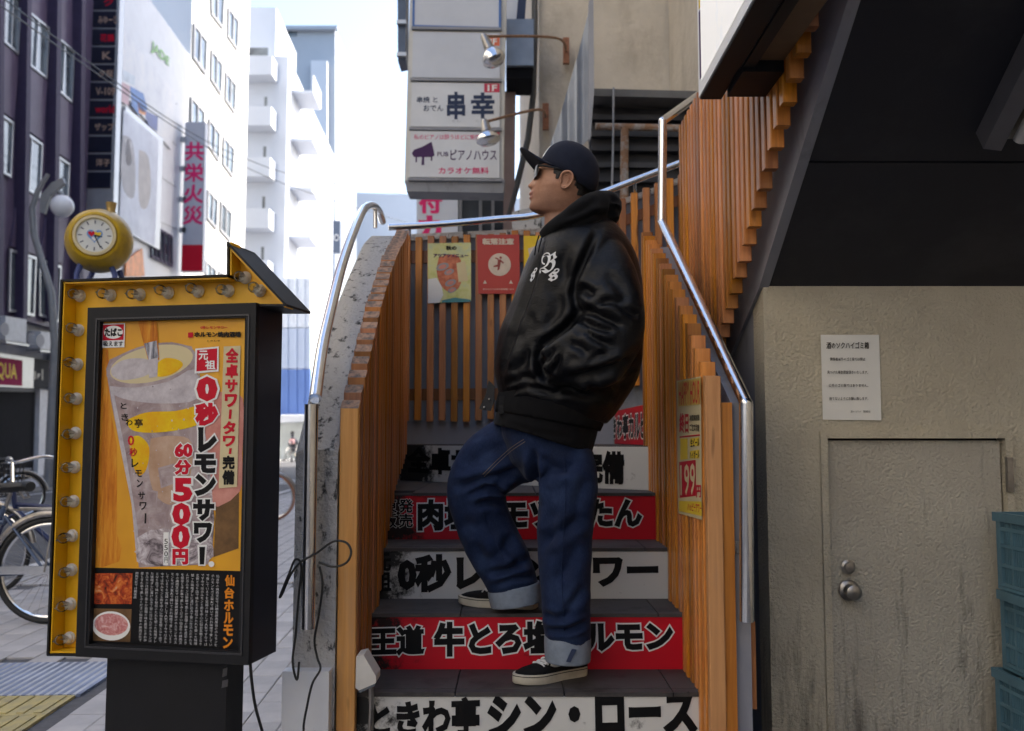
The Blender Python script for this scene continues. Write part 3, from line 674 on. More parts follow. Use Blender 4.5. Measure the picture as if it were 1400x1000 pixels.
flat('print_nozzle', pp, [(197, 470), (214, 466), (217, 489), (203, 492)], pmat('printed_steel', [(.4, (.12, .12, .15)), (.6, (.6, .6, .65))], 30, 0, (4, 4, .4)), poster, .0030)
flat('print_stream', pp, [(202, 492), (216, 489), (215, 515), (204, 517)], M['foam'], poster, .0029)
# smoking badge
flat('print_badge', pp, [(139, 443), (171, 442), (170, 475), (138, 476)], M['paper_white'], poster, .0028)
flat('print_badge_red', pp, [(141, 444.5), (169.5, 443.5), (169, 465), (140.5, 466)], M['print_red'], poster, .0032)
flat('print_badge_oval', pp, ell(155, 454.5, 13, 9, -2), M['paper_white'], poster, .0036)
W = lambda s, q, m, off=.0040, **k: write('lettering', pp, s, q, m, poster, off, **k)
W('たばこ', (143.5, 449.5, 166.5, 459.5), M['ink'], bold=.06)
W('吸えます', (141.5, 467, 168, 473.5), M['ink'], bold=.02)
W('0秒レモンサワー', (274, 446, 311, 450), M['print_red'], bold=.03)
W('ホルモン焼肉酒場', (266, 454, 329, 461), M['ink'], bold=.05)
W('ときわ亭', (283, 465, 301, 467.5), M['ink'])
flat('print_mark', pp, [(257, 455), (264, 454.5), (264, 461.5), (257, 462)], M['print_red'], poster, .0034)
flat('print_seal', pp, [(267, 477), (299, 474), (299, 508), (266, 511)], M['paper_white'], poster, .0030)
flat('print_seal_red', pp, [(269.5, 479), (297, 476.5), (296.5, 505.5), (268.5, 508)], M['print_red'], poster, .0034)
W('元', (272, 480, 284, 492), M['paper_white'], bold=.03); W('祖', (281, 493, 294, 505), M['paper_white'], bold=.03)
flat('print_band', pp, [(306, 474), (329, 473), (324, 666), (299, 668)], M['cream_print'], poster, .0030)
vert = [('全', 477, 495), ('卓', 499, 516), ('サ', 520, 536), ('ワ', 540, 556)]
for i, (s, y0, y1) in enumerate(vert): W(s, (309.5 - i * .4, y0, 325 - i * .6, y1), M['print_red'], bold=.05)
for s, y0, y1, mm in (('丨', 560, 573, 'print_red'), ('タ', 577, 593, 'print_red'), ('ワ', 597, 610, 'print_red'), ('丨', 613, 621, 'print_red'), ('完', 624, 641, 'ink'), ('備', 644, 662, 'ink')):
    if s == '丨': flat('lettering', pp, [(313.5, y0), (317, y0), (316, y1), (312.5, y1)], M[mm], poster, .0040)
    else: W(s, (306 - (y0 - 577) * .02, y0, 321 - (y0 - 577) * .02, y1), M[mm], bold=.05)
def WO(s, q, m, bold=.05, ol=.05): W(s, q, M['paper_white'], .0034, bold=bold + ol); W(s, q, m, .0040, bold=bold)
for s, x0, x1, y0, y1, mm in (('0', 272, 294, 518, 546, 'print_red'), ('秒', 269, 296, 553, 580, 'print_red'), ('レ', 273, 294, 587, 616, 'ink'), ('モ', 268, 293, 623, 645, 'ink'), ('ン', 269, 293, 651, 676, 'ink'),
                              ('サ', 266, 291, 685, 710, 'ink'), ('ワ', 267, 288, 717, 740, 'ink')):
    WO(s, (x0, y0, x1, y1), M[mm], .07, .06)
flat('lettering_outline', pp, [(270, 745), (283, 745), (281, 774), (271, 774)], M['paper_white'], poster, .0034)
flat('lettering', pp, [(272.5, 748), (280.5, 748), (279, 772), (273, 772)], M['ink'], poster, .0040)
flat('print_mark', pp, ell(289, 771.5, 4, 4), M['paper_white'], poster, .0036)
for s, x0, x1, y0, y1 in (('60', 240, 262, 608, 624), ('分', 240, 260, 630, 648), ('5', 240, 260, 656, 684), ('0', 238, 258, 690, 716), ('0', 237, 257, 720, 748), ('円', 237, 256, 752, 771)):
    WO(s, (x0, y0, x1, y1), M['print_red'], .06, .06)
flat('print_price_ground', pp, [(223.5, 728), (231, 728), (230, 773), (223, 773)], M['paper_white'], poster, .0034)
for i, s in enumerate('550円'): W(s, (224.5, 737 + i * 8.5, 229.5, 744 + i * 8.5), M['ink'])
for s, x0, y0, w_, h_, mm in (('と', 165, 551, 8, 8, 'ink'), ('き', 166, 566, 9, 9, 'ink'), ('わ', 172, 573, 9, 9, 'ink'), ('亭', 184, 573, 11, 12, 'ink'), ('0', 175, 596, 8, 13, 'print_red'), ('秒', 177, 613, 10, 11, 'print_red'), ('レ', 180, 628, 9, 11, 'ink'), ('モ', 185, 643, 9, 9, 'ink'),
                           ('ン', 187, 656, 8, 10, 'ink'), ('サ', 189, 673, 9, 10, 'ink'), ('ワ', 191, 687, 9, 10, 'ink')):
    W(s, (x0, y0, x0 + w_, y0 + h_), M[mm], .0028, bold=.02)
flat('lettering', pp, [(198, 702), (200, 702), (199.5, 716), (197.5, 716)], M['ink'], poster, .0028)
# lower strip
flat('print_dish', pp, [(127, 784), (181, 784), (180, 826), (126, 826)], pmat('printed_grilled_meat', [(.32, (.03, .015, .01)), (.48, (.42, .05, .015)), (.6, (.70, .20, .04)), (.72, (.55, .42, .3))], 38, 1), poster, .0006)
flat('print_dish', pp, [(126, 832), (180, 833), (178, 878), (124, 876)], M['brown_print'], poster, .0006)
flat('print_plate', pp, ell(152, 856, 26, 20, 4), M['paper_white'], poster, .0010)
flat('print_meat', pp, ell(152, 854, 23, 15, 4), pmat('printed_raw_meat', [(.3, (.42, .10, .10)), (.5, (.60, .25, .24)), (.7, (.80, .60, .58))], 45, 2), poster, .0014)
for i, s in enumerate('仙台ホルモン'): W(s, (308 - i * .5, 787 + i * 17, 320 - i * .5, 801 + i * 17), M['print_orange'], .0008, bold=.04)
body = '仙台牛の焼肉文化では戦後焼肉屋台のホルモンをガス炭火で焼いてたれ味噌で食しているうち宮城の味として人気です今ではホルモンと肉を中心に仙台名物となり店で味わえる秘伝のたれを使った味噌ダレに漬け込み丁寧に仕込んだホルモンは新鮮で柔らか自慢の味を是非ときわ亭で楽しみください'
M['bodyprint'] = mat('small_white_print', (.55, .55, .57), .5, 0, 0)
for i in range(17):
    x1 = 300 - i * 6.9; st_ = ''.join(body[(i * 17 + j) % len(body)] for j in range(22 if i < 16 else 9))
    W(st_, [(x1 - 4.2, 786 - i * .25), (x1, 786 - i * .25), (x1 - 3, (884 if i < 16 else 826) - i * .45), (x1 - 7.2, (884 if i < 16 else 826) - i * .45)], M['bodyprint'], .0008, vertical=True, res=1)
# cover glass of the cabinet is left as a glossy print; arrow tray with bulbs
py_ = Plane(SR + bS * .075, nS)          # yellow panel, recessed
pr = Plane(SR + bS * .015, nS)           # rim front
outl = [(83, 383), (310.4, 376), (310.7, 331), (391, 416.5), (352, 416.5), (352, 424), (124, 430), (108, 897), (64, 896.5)]
vs = [pr.hit(*p) for p in outl]
back = [v + bS * .06 for v in vs]
me = MB().extrude([v for v in back], bS * .012).build('arrow_panel', M['yellow'], sg)
ctr = sum(vs, Vector()) / len(vs)
def rim(i, j, th, d0, d1, name, m, inset=0.0):
    a, b_ = vs[i], vs[j]; e = (b_ - a).normalized(); nrm = e.cross(nS).normalized()
    if nrm.dot(ctr - (a + b_) / 2) < 0: nrm = -nrm
    if i == 1: nrm = -nrm if nrm.dot(tS) < 0 else nrm
    if i == 2: nrm = -nrm if nrm.z > 0 else nrm
    a = a + nrm * inset; b_ = b_ + nrm * inset
    q = [a + bS * d0, b_ + bS * d0, b_ + bS * d0 + nrm * th, a + bS * d0 + nrm * th]
    return MB().extrude(q, bS * (d1 - d0)).build(name, m, sg)
for i, j in ((0, 1), (1, 2), (2, 3), (8, 0), (7, 8), (3, 4)):
    rim(i, j, .006, 0, SD if i == 2 or i == 3 else .16, 'rim', M['black'], -.0015)
    if i in (0, 1, 2, 8, 7): rim(i, j, .004, .006, .059, 'rim_lining', M['yellow'], .0062)
gb = mat('bulb_socket', (.80, .77, .70), .35, .0, .1)
bulbs = [(107, 405), (149, 404), (189, 403), (228, 401), (269, 399), (310, 398), (333, 380), (353, 398)] + [(105 - i * 1.35, 452 + i * 46.7) for i in range(10)]
sock = MB().lathe([(0, .0185), (.004, .0185), (.006, .016), (.012, .0155), (.016, .011), (.018, .010)], (0, 0, 0), (0, 0, 1), 18); 
glas = MB().lathe([(.016, .009), (.022, .0095), (.030, .0140), (.038, .0160), (.046, .0150), (.054, .0105), (.060, .0055), (.067, .0025), (.072, .0008)], (0, 0, 0), (0, 0, 1), 18)
fil = MB().tube([(-.004, 0, .018), (-.003, 0, .038), (0, .002, .042), (.003, 0, .038), (.004, 0, .018)], .0009, 6)
sme = None
qn = nS.to_track_quat('Z', 'Y')
for x, y in bulbs:
    p = py_.hit(x + 3, y)
    if sme is None:
        s_ = sock.build('bulb_socket', gb, sg, True); g_ = glas.build('bulb', M['glass'], s_, True, 80); f_ = fil.build('filament', M['steel'], s_); sme, gme, fme = s_.data, g_.data, f_.data
    else:
        s_ = link('bulb_socket', sme, None, sg); g_ = link('bulb', gme, None, s_); f_ = link('filament', fme, None, s_)
    s_.rotation_mode = 'QUATERNION'; s_.location = p; s_.rotation_quaternion = (nS + Vector((random.uniform(-.12, .12), 0, random.uniform(-.12, .12)))).to_track_quat('Z', 'Y')
# post
pw0 = (pf.hit(123, 905) - SR).dot(tS) + .02
mbp = MB(); SB(mbp, pw0, -.09, .05, SD - .02, .02, zb - .0005); mbp.build('post', M['black'], sg)
mbp = MB(); SB(mbp, pw0 - .04, -.05, .0, SD + .03, .0, .02); mbp.build('base_plate', M['black'], sg)
pside = Plane(Vector((SR.x, SR.y, 0)) + tS * -.09, tS)
for q in ((305, 913, 311, 926), (304, 929, 312, 941)): flat('sticker', pside, [(q[0], q[1] + 2), (q[2], q[1]), (q[2] - 1, q[3] - 2), (q[0] - 1, q[3])], M['print_grey'], sg, .001)
cb = MB().tube(bez([PY(342, 905, 2.66), PY(344, 930, 2.66), PY(349, 965, 2.68), PY(360, 1005, 2.72), PY(385, 1090, 2.8), PY(420, 1118, 2.8)], 8), .0045, 8).build('power_cable', M['cable'])
tag(cb, 'thin black cable hanging from the yellow arrow sign to the paving', 'cable')
# ================================================================== posters on the slats behind
bp = Plane((0, BY - .064, 0), (0, -1, 0))
p1 = thing('menu_poster', 'torn yellow green food poster on the slats behind the landing', 'poster', tuple(bp.hit(615, 414)))
sh = slab('sheet', bp, [(585, 333), (644, 332), (644, 413), (585, 415)], .002, pmat('poster_green_yellow', [(.3, (.50, .52, .16)), (.5, (.62, .62, .30)), (.7, (.48, .56, .40))], 16), p1)
bq = Plane((0, BY - .067, 0), (0, -1, 0))
flat('print_dishes', bq, [(600, 352), (618, 348), (630, 356), (630, 388), (618, 400), (604, 392), (597, 372)], pmat('poster_red_patch', [(.35, (.35, .08, .05)), (.6, (.62, .22, .12))], 25), sh, .0006, 3)
for x, y, a in ((605, 365, 9), (614, 372, 7), (616, 387, 8), (618, 397, 6)):
    flat('print_bowl', bq, ell(x, y, a, a * .55, -20), M['print_grey'], sh, .0010); flat('print_bowl_food', bq, ell(x, y, a * .6, a * .32, -20), M['skin_print'], sh, .0013)
flat('print_mug', bq, [(624, 360), (636, 357), (640, 384), (627, 386)], M['cream_print'], sh, .0010)
flat('torn_patch', bq, [(585, 382), (597, 380), (604, 392), (606, 404), (601, 414), (585, 415)], M['paper_white'], sh, .0014)
flat('print_border', bq, [(604, 411), (622, 407), (643, 410), (644, 413), (604, 414)], mat('teal_print', (.05, .22, .24), .5, 0, 0), sh, .0010)
write('lettering', bq, '秋の', (610, 336.5, 624, 342), M['ink'], sh, .0012, .05)
write('lettering', bq, 'アツアツメニュー', (593, 347.5, 640, 352), M['print_purple'], sh, .0016, .05)
p2 = thing('warning_poster', 'red fall warning poster with running figure on the slats behind the landing', 'poster', tuple(bp.hit(682, 402)))
m, nt, b = newmat('faded_red_poster'); v = coords(nt, (30, 30, 2), rnd=False)
f = noise_tex(nt, v, 1.0, 6, .7); nt.links.new(ramp(nt, f, [(.64, (.42, .028, .018)), (.76, (.62, .36, .24))]), b.inputs['Base Color']); b.inputs['Roughness'].default_value = .4
sh = slab('sheet', bp, [(652, 321.5), (710, 321), (711, 402), (654, 402)], .002, m, p2)
M['aged'] = mat('aged_cream_print', (.62, .52, .42), .5, 0, .1, 30)
flat('print_disc', bq, ell(683, 362, 15.5, 15.5, 0, 36), M['aged'], sh, .0006)
write('lettering', bq, '転落注意', (660, 326.5, 702, 334.5), M['aged'], sh, .0008, .05)
write('lettering', bq, '手すりにつかまり昇降願います', (660, 394.5, 703, 397), M['aged'], sh, .0008, .01, res=1)
for x in (663, 698.5): flat('print_triangle', bq, [(x - 2.6, 388), (x + 2.6, 388), (x, 383)], M['aged'], sh, .0008)
br = mat('brown_red_print', (.28, .04, .03), .5, 0, 0)
flat('print_figure_head', bq, ell(684.5, 352.5, 1.7, 1.7), br, sh, .0011)
for q in ([(680.5, 355), (685, 355), (684, 363), (680, 363.5)], [(684.5, 355.5), (689, 359), (688, 361), (683.5, 357.5)], [(681, 355.5), (677.5, 354), (676.5, 352.5), (678, 352.2), (682, 354)],
          [(680, 362), (675, 363.5), (674.5, 365.5), (681, 365)], [(681, 362.5), (684, 362.5), (683, 368), (680.5, 370.5), (680, 369)]): flat('print_figure', bq, q, br, sh, .0011)
p3 = thing('yellow_poster', 'yellow poster edge half hidden behind the man in the black jacket', 'poster', tuple(bp.hit(735, 388)))
sh = slab('sheet', bp, [(716, 323), (760, 322), (760, 386), (717, 388)], .002, M['print_yellow'], p3)
flat('print_patch', bq, [(722, 340), (740, 336), (742, 352), (726, 354)], M['aged'], sh, .0006, 3)
# happy hour board on the right slats
rp_ = Plane((.5655, 0, 0), (-1, 0, 0))
hb = thing('price_poster', 'happy hour drink price poster on the right slat screen', 'poster', tuple(rp_.hit(943, 710)))
sh = slab('sheet', rp_, [(926, 521), (958, 515), (960, 711), (928, 702)], .002, M['cream_print'], hb)
rq = Plane((.5632, 0, 0), (-1, 0, 0))
Q = lambda x0, y0, x1, y1: [(x0, y0 + (942 - x0) * .17 - .0), (x1, y0 + (942 - x1) * .17), (x1, y1 - (942 - x1) * .22), (x0, y1 - (942 - x0) * .22)]
flat('print_band', rq, [(927, 522.5), (957.5, 517), (957.5, 553), (927.5, 556)], mat('gold_print', (.60, .42, .10), .5, 0, .2, 30), sh, .0005)
write('lettering', rq, 'HAPPY HOUR', [(928, 524), (956.5, 520), (956.5, 552), (928.5, 554)], M['print_red'], sh, .0009, .01)
write('lettering', rq, '終日', [(929, 566), (941, 565), (941, 592), (929, 591)], M['print_red'], sh, .0009, .03)
write('lettering', rq, '時間無制限', [(943, 568), (956, 567), (956, 575), (943, 576)], M['ink'], sh, .0009, .02)
write('lettering', rq, 'ご注文可能', [(943, 580), (956, 580), (956, 590), (943, 589)], M['ink'], sh, .0009, .02)
flat('print_line', rq, [(929, 597), (957, 594), (957, 596), (929, 599)], M['print_red'], sh, .0009)
for y in (598, 615): flat('print_band', rq, [(943, y + 2), (956, y), (956, y + 12), (943, y + 12)], M['print_yellow'], sh, .0006)
write('lettering', rq, '生ビール', [(944, 601), (956, 599), (956, 610), (944, 611)], M['ink'], sh, .001, .03)
write('lettering', rq, 'ハイボール', [(943, 618), (956, 616), (956, 626), (943, 627)], M['ink'], sh, .001, .03)
flat('print_mug', rq, [(930, 600), (940, 600), (940, 628), (930, 629)], M['print_yellow'], sh, .0006)
flat('print_price_ground', rq, [(928.5, 632), (951, 629), (951.5, 678), (929.5, 681)], M['print_red'], sh, .0005)
write('lettering', rq, '199', [(930, 637), (950, 634), (950, 676), (930.5, 677)], M['cream_print'], sh, .001, .015)
write('lettering', rq, '円', [(952, 664), (958, 664), (958, 680), (952, 680)], M['print_red'], sh, .001, .03)
flat('print_band', rq, [(928.5, 685), (959, 686), (959.5, 706), (928.5, 699)], M['print_yellow'], sh, .0005)
write('lettering', rq, 'ハッピーアワー', [(940, 688), (959, 689), (959, 702), (940, 698)], M['print_red'], sh, .001, .02)
# ================================================================== floodlight and cables on the left wall
fl = thing('floodlight', 'small white floodlight housing at the foot of the left slats', 'lamp', tuple(PY(500, 945, 2.83)))
q = [(487, 898), (497, 896), (514, 925), (514, 934), (492, 945), (486, 941)]
MB().extrude([PY(a, b_, 2.80) for a, b_ in q], (0, .09, 0)).build('housing', mat('white_plastic', (.62, .60, .56), .45, 0, .1, 9), fl)
MB().extrude([PY(a, b_, 2.799) for a, b_ in [(490, 944.5), (513, 935), (513, 938), (491, 948)]], (0, .092, 0)).build('lamp_glass', M['pane'], fl)
MB().tube([PY(507, 936, 2.85), PY(508, 965, 2.85), PY(506, 1010, 2.86)], .008, 8).build('bracket', M['steel'], fl)
Y1 = 2.752
for nm, lab, pts in (('looped_cable', 'black cable looped round the left handrail post and hanging down the wall', [(409, 905), (406, 930), (400, 905), (404, 870), (408, 820), (412, 775), (404, 765), (395, 785), (383, 815), (386, 812), (398, 785), (412, 768), (432, 757), (455, 741), (473, 742), (480, 755), (473, 770), (455, 775), (436, 769)]),
                      ('hanging_cable', 'black cable running down over the white plinth of the left wall', [(437, 775), (441, 800), (436, 840), (430, 875), (434, 900), (438, 915), (427, 935), (420, 965), (415, 995), (418, 1020)])):
    path = bez([PY(a, b_, Y1 - .012 * math.sin(i * 1.3) - (.0 if b_ < 905 else .012)) for i, (a, b_) in enumerate(pts)], 6)
    tag(MB().tube(path, .0034, 8).build(nm, M['cable'], None, True), lab, 'cable')
# ================================================================== blue crates
def crate(name, lab, x, y, z, rz, W_=.40, D_=.30, H_=.255):
    t = thing(name, lab, 'crate', (x, y, z), 'blue plastic crates stacked by the door')
    t.rotation_euler.z = rz; WM[t.name] = Matrix()
    t_ = .008
    mb = MB().box((0, 0, 0), (W_, D_, .010)); mb.build('base', M['bluecrate'], t)
    rimm = MB()
    for a, b_ in (((-.008, -.008, H_ - .03), (W_ + .008, .006, H_)), ((-.008, D_ - .006, H_ - .03), (W_ + .008, D_ + .008, H_)), ((-.008, .006, H_ - .03), (.006, D_ - .006, H_)), ((W_ - .006, .006, H_ - .03), (W_ + .008, D_ - .006, H_))): rimm.box(a, b_)
    rimm.build('rim', M['bluecrate'], t)
    for fr_ in (0, 1, 2, 3):
        mb = MB(); L = W_ if fr_ < 2 else D_
        def bx(u0, u1, z0, z1, d0, d1):
            if fr_ == 0: mb.box((u0, d0, z0), (u1, d1, z1))
            elif fr_ == 1: mb.box((u0, D_ - d1, z0), (u1, D_ - d0, z1))
            elif fr_ == 2: mb.box((d0, u0, z0), (d1, u1, z1))
            else: mb.box((W_ - d1, u0, z0), (W_ - d0, u1, z1))
        e = .0 if fr_ < 2 else .0122
        bx(e, .028, .011, H_ - .031, 0, .012); bx(L - .028, L - e, .011, H_ - .031, 0, .012)
        for u in (.115, .20, .29): 
            if u < L - .05: bx(u, u + .012, .011, H_ - .031, .001, .011)
        for zz in (.012, .075, .14, .195): bx(.0285, L - .0285, zz, zz + .011, .0005, .0118)
        n_ = int((L - .06) / .011)
        for k in range(n_): bx(.031 + k * .011, .0355 + k * .011, .024, H_ - .032, .004, .0085)
        mb.build('side_lattice', M['bluecrate'], t)
    return t
cx = lambda px, y_: PY(px, 800, y_).x
crate('plastic_crate', 'blue plastic crate, topmost of the stack beside the low door', 1.642, 2.90, .632, R(1))
crate('plastic_crate', 'blue plastic crate, second from the top of the stack beside the low door', 1.628, 2.89, .374, R(-1.5))
crate('plastic_crate', 'blue plastic crate just under the second crate of the stack beside the low door', 1.616, 2.90, .116, R(.5))
crate('plastic_crate', 'blue plastic crate at the bottom of the stack, mostly below the picture', 1.62, 2.90, 0, R(0), H_=.113)
# ================================================================== upper right light box sign and lamp under the soffit
ls = thing('light_box_sign', 'white light box sign seen from below on the upper slat screen', 'sign', (.7, 3.3, 2.34))
XS = .60; pS = Plane((XS, 0, 0), (-1, 0, 0))
c0 = pS.hit(955, 117); c1 = pS.hit(1042, 0); zS = (c0.z + c1.z) / 2
MB().box((XS, 1.2, zS), (XS + .075, c0.y, zS + 1.1)).build('cabinet', mat('white_sign_frame', (.72, .73, .75), .35, 0, .05), ls)
M['signface'] = pmat('washed_out_sign_print', [(.30, (.74, .66, .74)), (.42, (.80, .80, .80)), (.58, (.82, .82, .80)), (.70, (.66, .72, .80))], 2.6, .6, (1, 1, .6), .35)
b_ = M['signface'].node_tree.nodes['Principled BSDF']; b_.inputs['Emission Color'].default_value = (1, .98, .97, 1); b_.inputs['Emission Strength'].default_value = .11   # weak emission added to whiten the sign face
MB().box((XS - .002, 1.25, zS + .035), (XS - .0005, c0.y - .055, zS + 1.06)).build('sign_face', M['signface'], ls)
MB().box((XS - .002, c0.y - .048, zS + .28), (XS - .0005, c0.y - .030, zS + 1.06)).build('print_strip', M['print_yellow'], ls)
MB().box((XS - .002, c0.y - .048, zS + .05), (XS - .0005, c0.y - .030, zS + .27)).build('print_strip', M['print_purple'], ls)
MB().box((XS + .004, 1.2, zS - .006), (XS + .071, c0.y - .004, zS - .0005)).build('underside', M['black'], ls)
MB().box((XS + .0755, 1.2, zS - .010), (XS + .110, 2.66, zS + .06)).build('bracket_beam', M['black'], ls)
MB().box((XS + .0755, 2.661, zS - .022), (.7955, c0.y - .07, zS + .035)).build('bracket_plate', M['black'], ls)
MB().box((XS + .1105, 1.2, zS + .012), (.7955, 2.6605, zS + .04)).build('canopy_board', mat('brown_board', (.15, .09, .05), .6, 0, .2, 9), ls)
lp = thing('fluorescent_lamp', 'grey fluorescent lamp housing fixed under the dark soffit', 'lamp', (1.45, 2.7, 2.05))
e1 = 2.735
def sp_(x, y, d): # d below the soffit, perpendicular
    nv = Vector((0, -SLP, -1)).normalized(); return Vector((x, y, sof(y))) + nv * d
x0 = 1.385
MB().hexa([sp_(x0, e1, .075), sp_(x0 + .05, e1, .085), sp_(x0 + .05, e1, .002), sp_(x0, e1, .002), sp_(x0, 1.6, .075), sp_(x0 + .05, 1.6, .085), sp_(x0 + .05, 1.6, .002), sp_(x0, 1.6, .002)]).build('housing', mat('grey_lamp_metal', (.13, .13, .15), .5, .2, .1), lp)
MB().hexa([sp_(x0 + .051, e1, .03), sp_(x0 + .22, e1, .03), sp_(x0 + .22, e1, .002), sp_(x0 + .051, e1, .002), sp_(x0 + .051, 1.6, .03), sp_(x0 + .22, 1.6, .03), sp_(x0 + .22, 1.6, .002), sp_(x0 + .051, 1.6, .002)]).build('reflector', M['steel'], lp)
MB().tube([sp_(x0 + .10, e1 - .02, .065), sp_(x0 + .10, 1.62, .065)], .019, 14).build('tube', mat('white_tube', (.55, .55, .57), .3, 0, 0), lp, True)
# ================================================================== across the street
FP = Plane((-12, 0, 0), Vd)                     # left-hand facade line
def fx(y, a=-12.0): return Vector((a, 0, 0)) + Ud * (y / Ud.y)
def block(name, m, parent, y0, y1, z0, z1, a=-12.0, depth=9.0, th=None):
    p, q = fx(y0, a), fx(y1, a); d = Vd * -(depth)
    return MB().extrude([Vector((v.x, v.y, z0)) for v in (p, q, q + d, p + d)], (0, 0, z1 - z0)).build(name, m, parent)
def sub(q, u0, v0, u1, v1): return [quadmap(q, u0, v1), quadmap(q, u1, v1), quadmap(q, u1, v0), quadmap(q, u0, v0)]
def window(bd, pl, q, fm, mull=1, off=.02, fwid=.05, pane=None):
    w_ = slab('window', pl, q, .03, pane or M['pane'], bd, off)
    bars = MB()
    rects = [(0, 0, fwid, 1), (1 - fwid, 0, 1, 1), (fwid, 0, 1 - fwid, fwid), (fwid, 1 - fwid, 1 - fwid, 1)]
    rects += [((i + 1) / (mull + 1) - fwid * .45, fwid, (i + 1) / (mull + 1) + fwid * .45, 1 - fwid) for i in range(mull)]
    for r_ in rects: bars.extrude([pl.hit(a, b_, off + .0305) for a, b_ in sub(q, *r_)], pl.n * .05)
    bars.build('frame', fm, w_); return w_
M['alu'] = mat('aluminium_frame', (.45, .46, .48), .4, .6, .05)
M['purple'] = dirty('purple_cladding', (.110, .085, .145), (.07, .052, .095), .5, (.5, .8), .6, (1, 1, .5), .05, 4, .25)
M['purple_d'] = mat('dark_purple_fin', (.055, .042, .085), .6, 0, .1, spec=.2)
pb = thing('office_building', 'dark purple panelled office building at the left edge across the street', 'building', (-17, 24, 0))
Z = lambda pts: [(x / 2.857, y / 2.857) for x, y in pts]
block('wall', M['purple'], pb, 19, 29.6, 4.35, 26); block('unseen_bounce_wing', mat('pale_bounce_wall', (.62, .58, .51), .7, 0, .05, .5), pb, -45, 18.9, 4.36, 22)  # second block: unseen, added behind the camera to bounce sunlight and block sky
wq = [Z([(15, -60), (78, -5), (66, 215), (10, 165)]), Z([(103, 38), (188, 108), (178, 310), (90, 240)]), Z([(212, 135), (286, 200), (278, 405), (200, 335)]),
      Z([(-60, 400), (48, 478), (38, 695), (-60, 640)]), Z([(78, 500), (162, 563), (152, 775), (66, 722)]), Z([(190, 585), (268, 640), (258, 840), (182, 795)]),
      [(12, 340), (48, 352), (45, 433), (10, 426)], [(52, 353), (82, 364), (79, 441), (52, 432)]]
for q in wq: window(pb, FP, q, M['alu'], 1, .02, .045)
for xt, xb in ((27, 20), (69, 62), (103, 98), (-12, -14)):
    slab('fin', FP, [(xt - 3, -60), (xt + 3, -60), (xb + 3, 440), (xb - 3, 440)], .28, M['purple_d'], pb, 0.001)
for ky in (.0, .33, .66):
    pass
for qa, qb in ((wq[0], wq[3]), (wq[1], wq[4]), (wq[2], wq[5]), (wq[4], wq[6]), (wq[5], wq[7])):
    slab('cladding_panel', FP, [(qa[3][0], qa[3][1] + 3), (qa[2][0], qa[2][1] + 3), (qb[1][0], qb[1][1] - 3), (qb[0][0], qb[0][1] - 3)], .06, M['purple'], pb, .001)
# ground floor shops
for r_ in range(4):
    for k in range(8):
        y0 = 2.0 + k * 2.1; z0 = 6.2 + r_ * 3.6; q = [fx(y0), fx(y0 + 1.4), fx(y0 + 1.4), fx(y0)]
        w_ = MB().extrude([Vector((v.x, v.y, z)) + Vd * .02 for v, z in zip(q, (z0, z0, z0 + 1.9, z0 + 1.9))], Vd * .03).build('window', M['pane'], pb)
        MB().extrude([Vector((v.x, v.y, z)) + Vd * .02 for v, z in zip(q, (z0 - .12, z0 - .12, z0 - .005, z0 - .005))], Vd * .10).build('sill', M['alu'], w_)
M['shopdark'] = mat('dark_shop_interior', (.012, .012, .015), .8, 0, .2, spec=.1)
M['shopgrey'] = mat('grey_shop_front', (.32, .33, .36), .6, 0, .1)
block('shop_wall', M['shopgrey'], pb, -45, 29.6, 0, 4.35, -12.25, 8)
FQ = Plane(Vector((-12.25, 0, 0)), Vd)
for q in ([(-60, 535), (47, 536), (44, 653), (-60, 672)],): slab('shop_opening', FQ, q, .02, M['shopdark'], pb, .002)
slab('shop_pillar', FQ, [(49, 532), (61, 534), (60, 648), (46, 651)], .12, mat('white_pillar', (.6, .61, .64), .5), pb, .003)
slab('down_pipe', FQ, [(65, 480), (76, 482), (75, 646), (64, 647)], .2, M['shopgrey'], pb, .004)
def sign_board(name, lab, pl, q, th, m, cat='sign', grp=None, off=.0):
    t = thing(name, lab, cat, tuple(pl.hit(*q[3])), grp); return t, slab('board', pl, q, th, m, t, off)
t, bd_ = sign_board('shop_sign', 'red and purple shop sign with yellow AQUA lettering over the shop', FQ, [(-60, 476), (34, 490), (33, 531), (-60, 527)], .25, M['alu'], off=.01)
F2 = Plane(FQ.o + Vd * .262, Vd)
flat('sign_face', F2, [(-60, 480), (31, 493), (30.5, 528), (-60, 523)], mat('magenta_sign', (.30, .012, .07), .7, 0, .3, 1.0, spec=.1), bd_, .002)
write('lettering', F2, 'AQUA', [(-12, 494), (23, 499), (23, 522), (-12, 518)], M['print_yellow'], bd_, .006, .02)
t, bd_ = sign_board('shop_sign', 'dark shop sign board with pale script beside the magenta sign', FQ, [(36, 490), (64, 494), (63, 531), (35, 530)], .2, mat('dark_sign', (.04, .04, .045), .7, spec=.1), off=.01)
F3 = Plane(FQ.o + Vd * .212, Vd)
gm = mat('pale_script', (.35, .33, .28), .5, 0, 0)
flat('script_ring', F3, ell(40.5, 511, 3.5, 9), gm, bd_, .002); flat('script_ring', F3, ell(40.5, 511, 2.4, 7.4), M['ink'], bd_, .004)
for q in ([(47, 508), (49, 508), (49, 519), (47, 519)], [(51, 511), (55, 511), (55, 513), (51, 519)], [(57, 505), (59, 505), (59, 520), (57, 520)]): flat('script_stroke', F3, q, gm, bd_, .002)
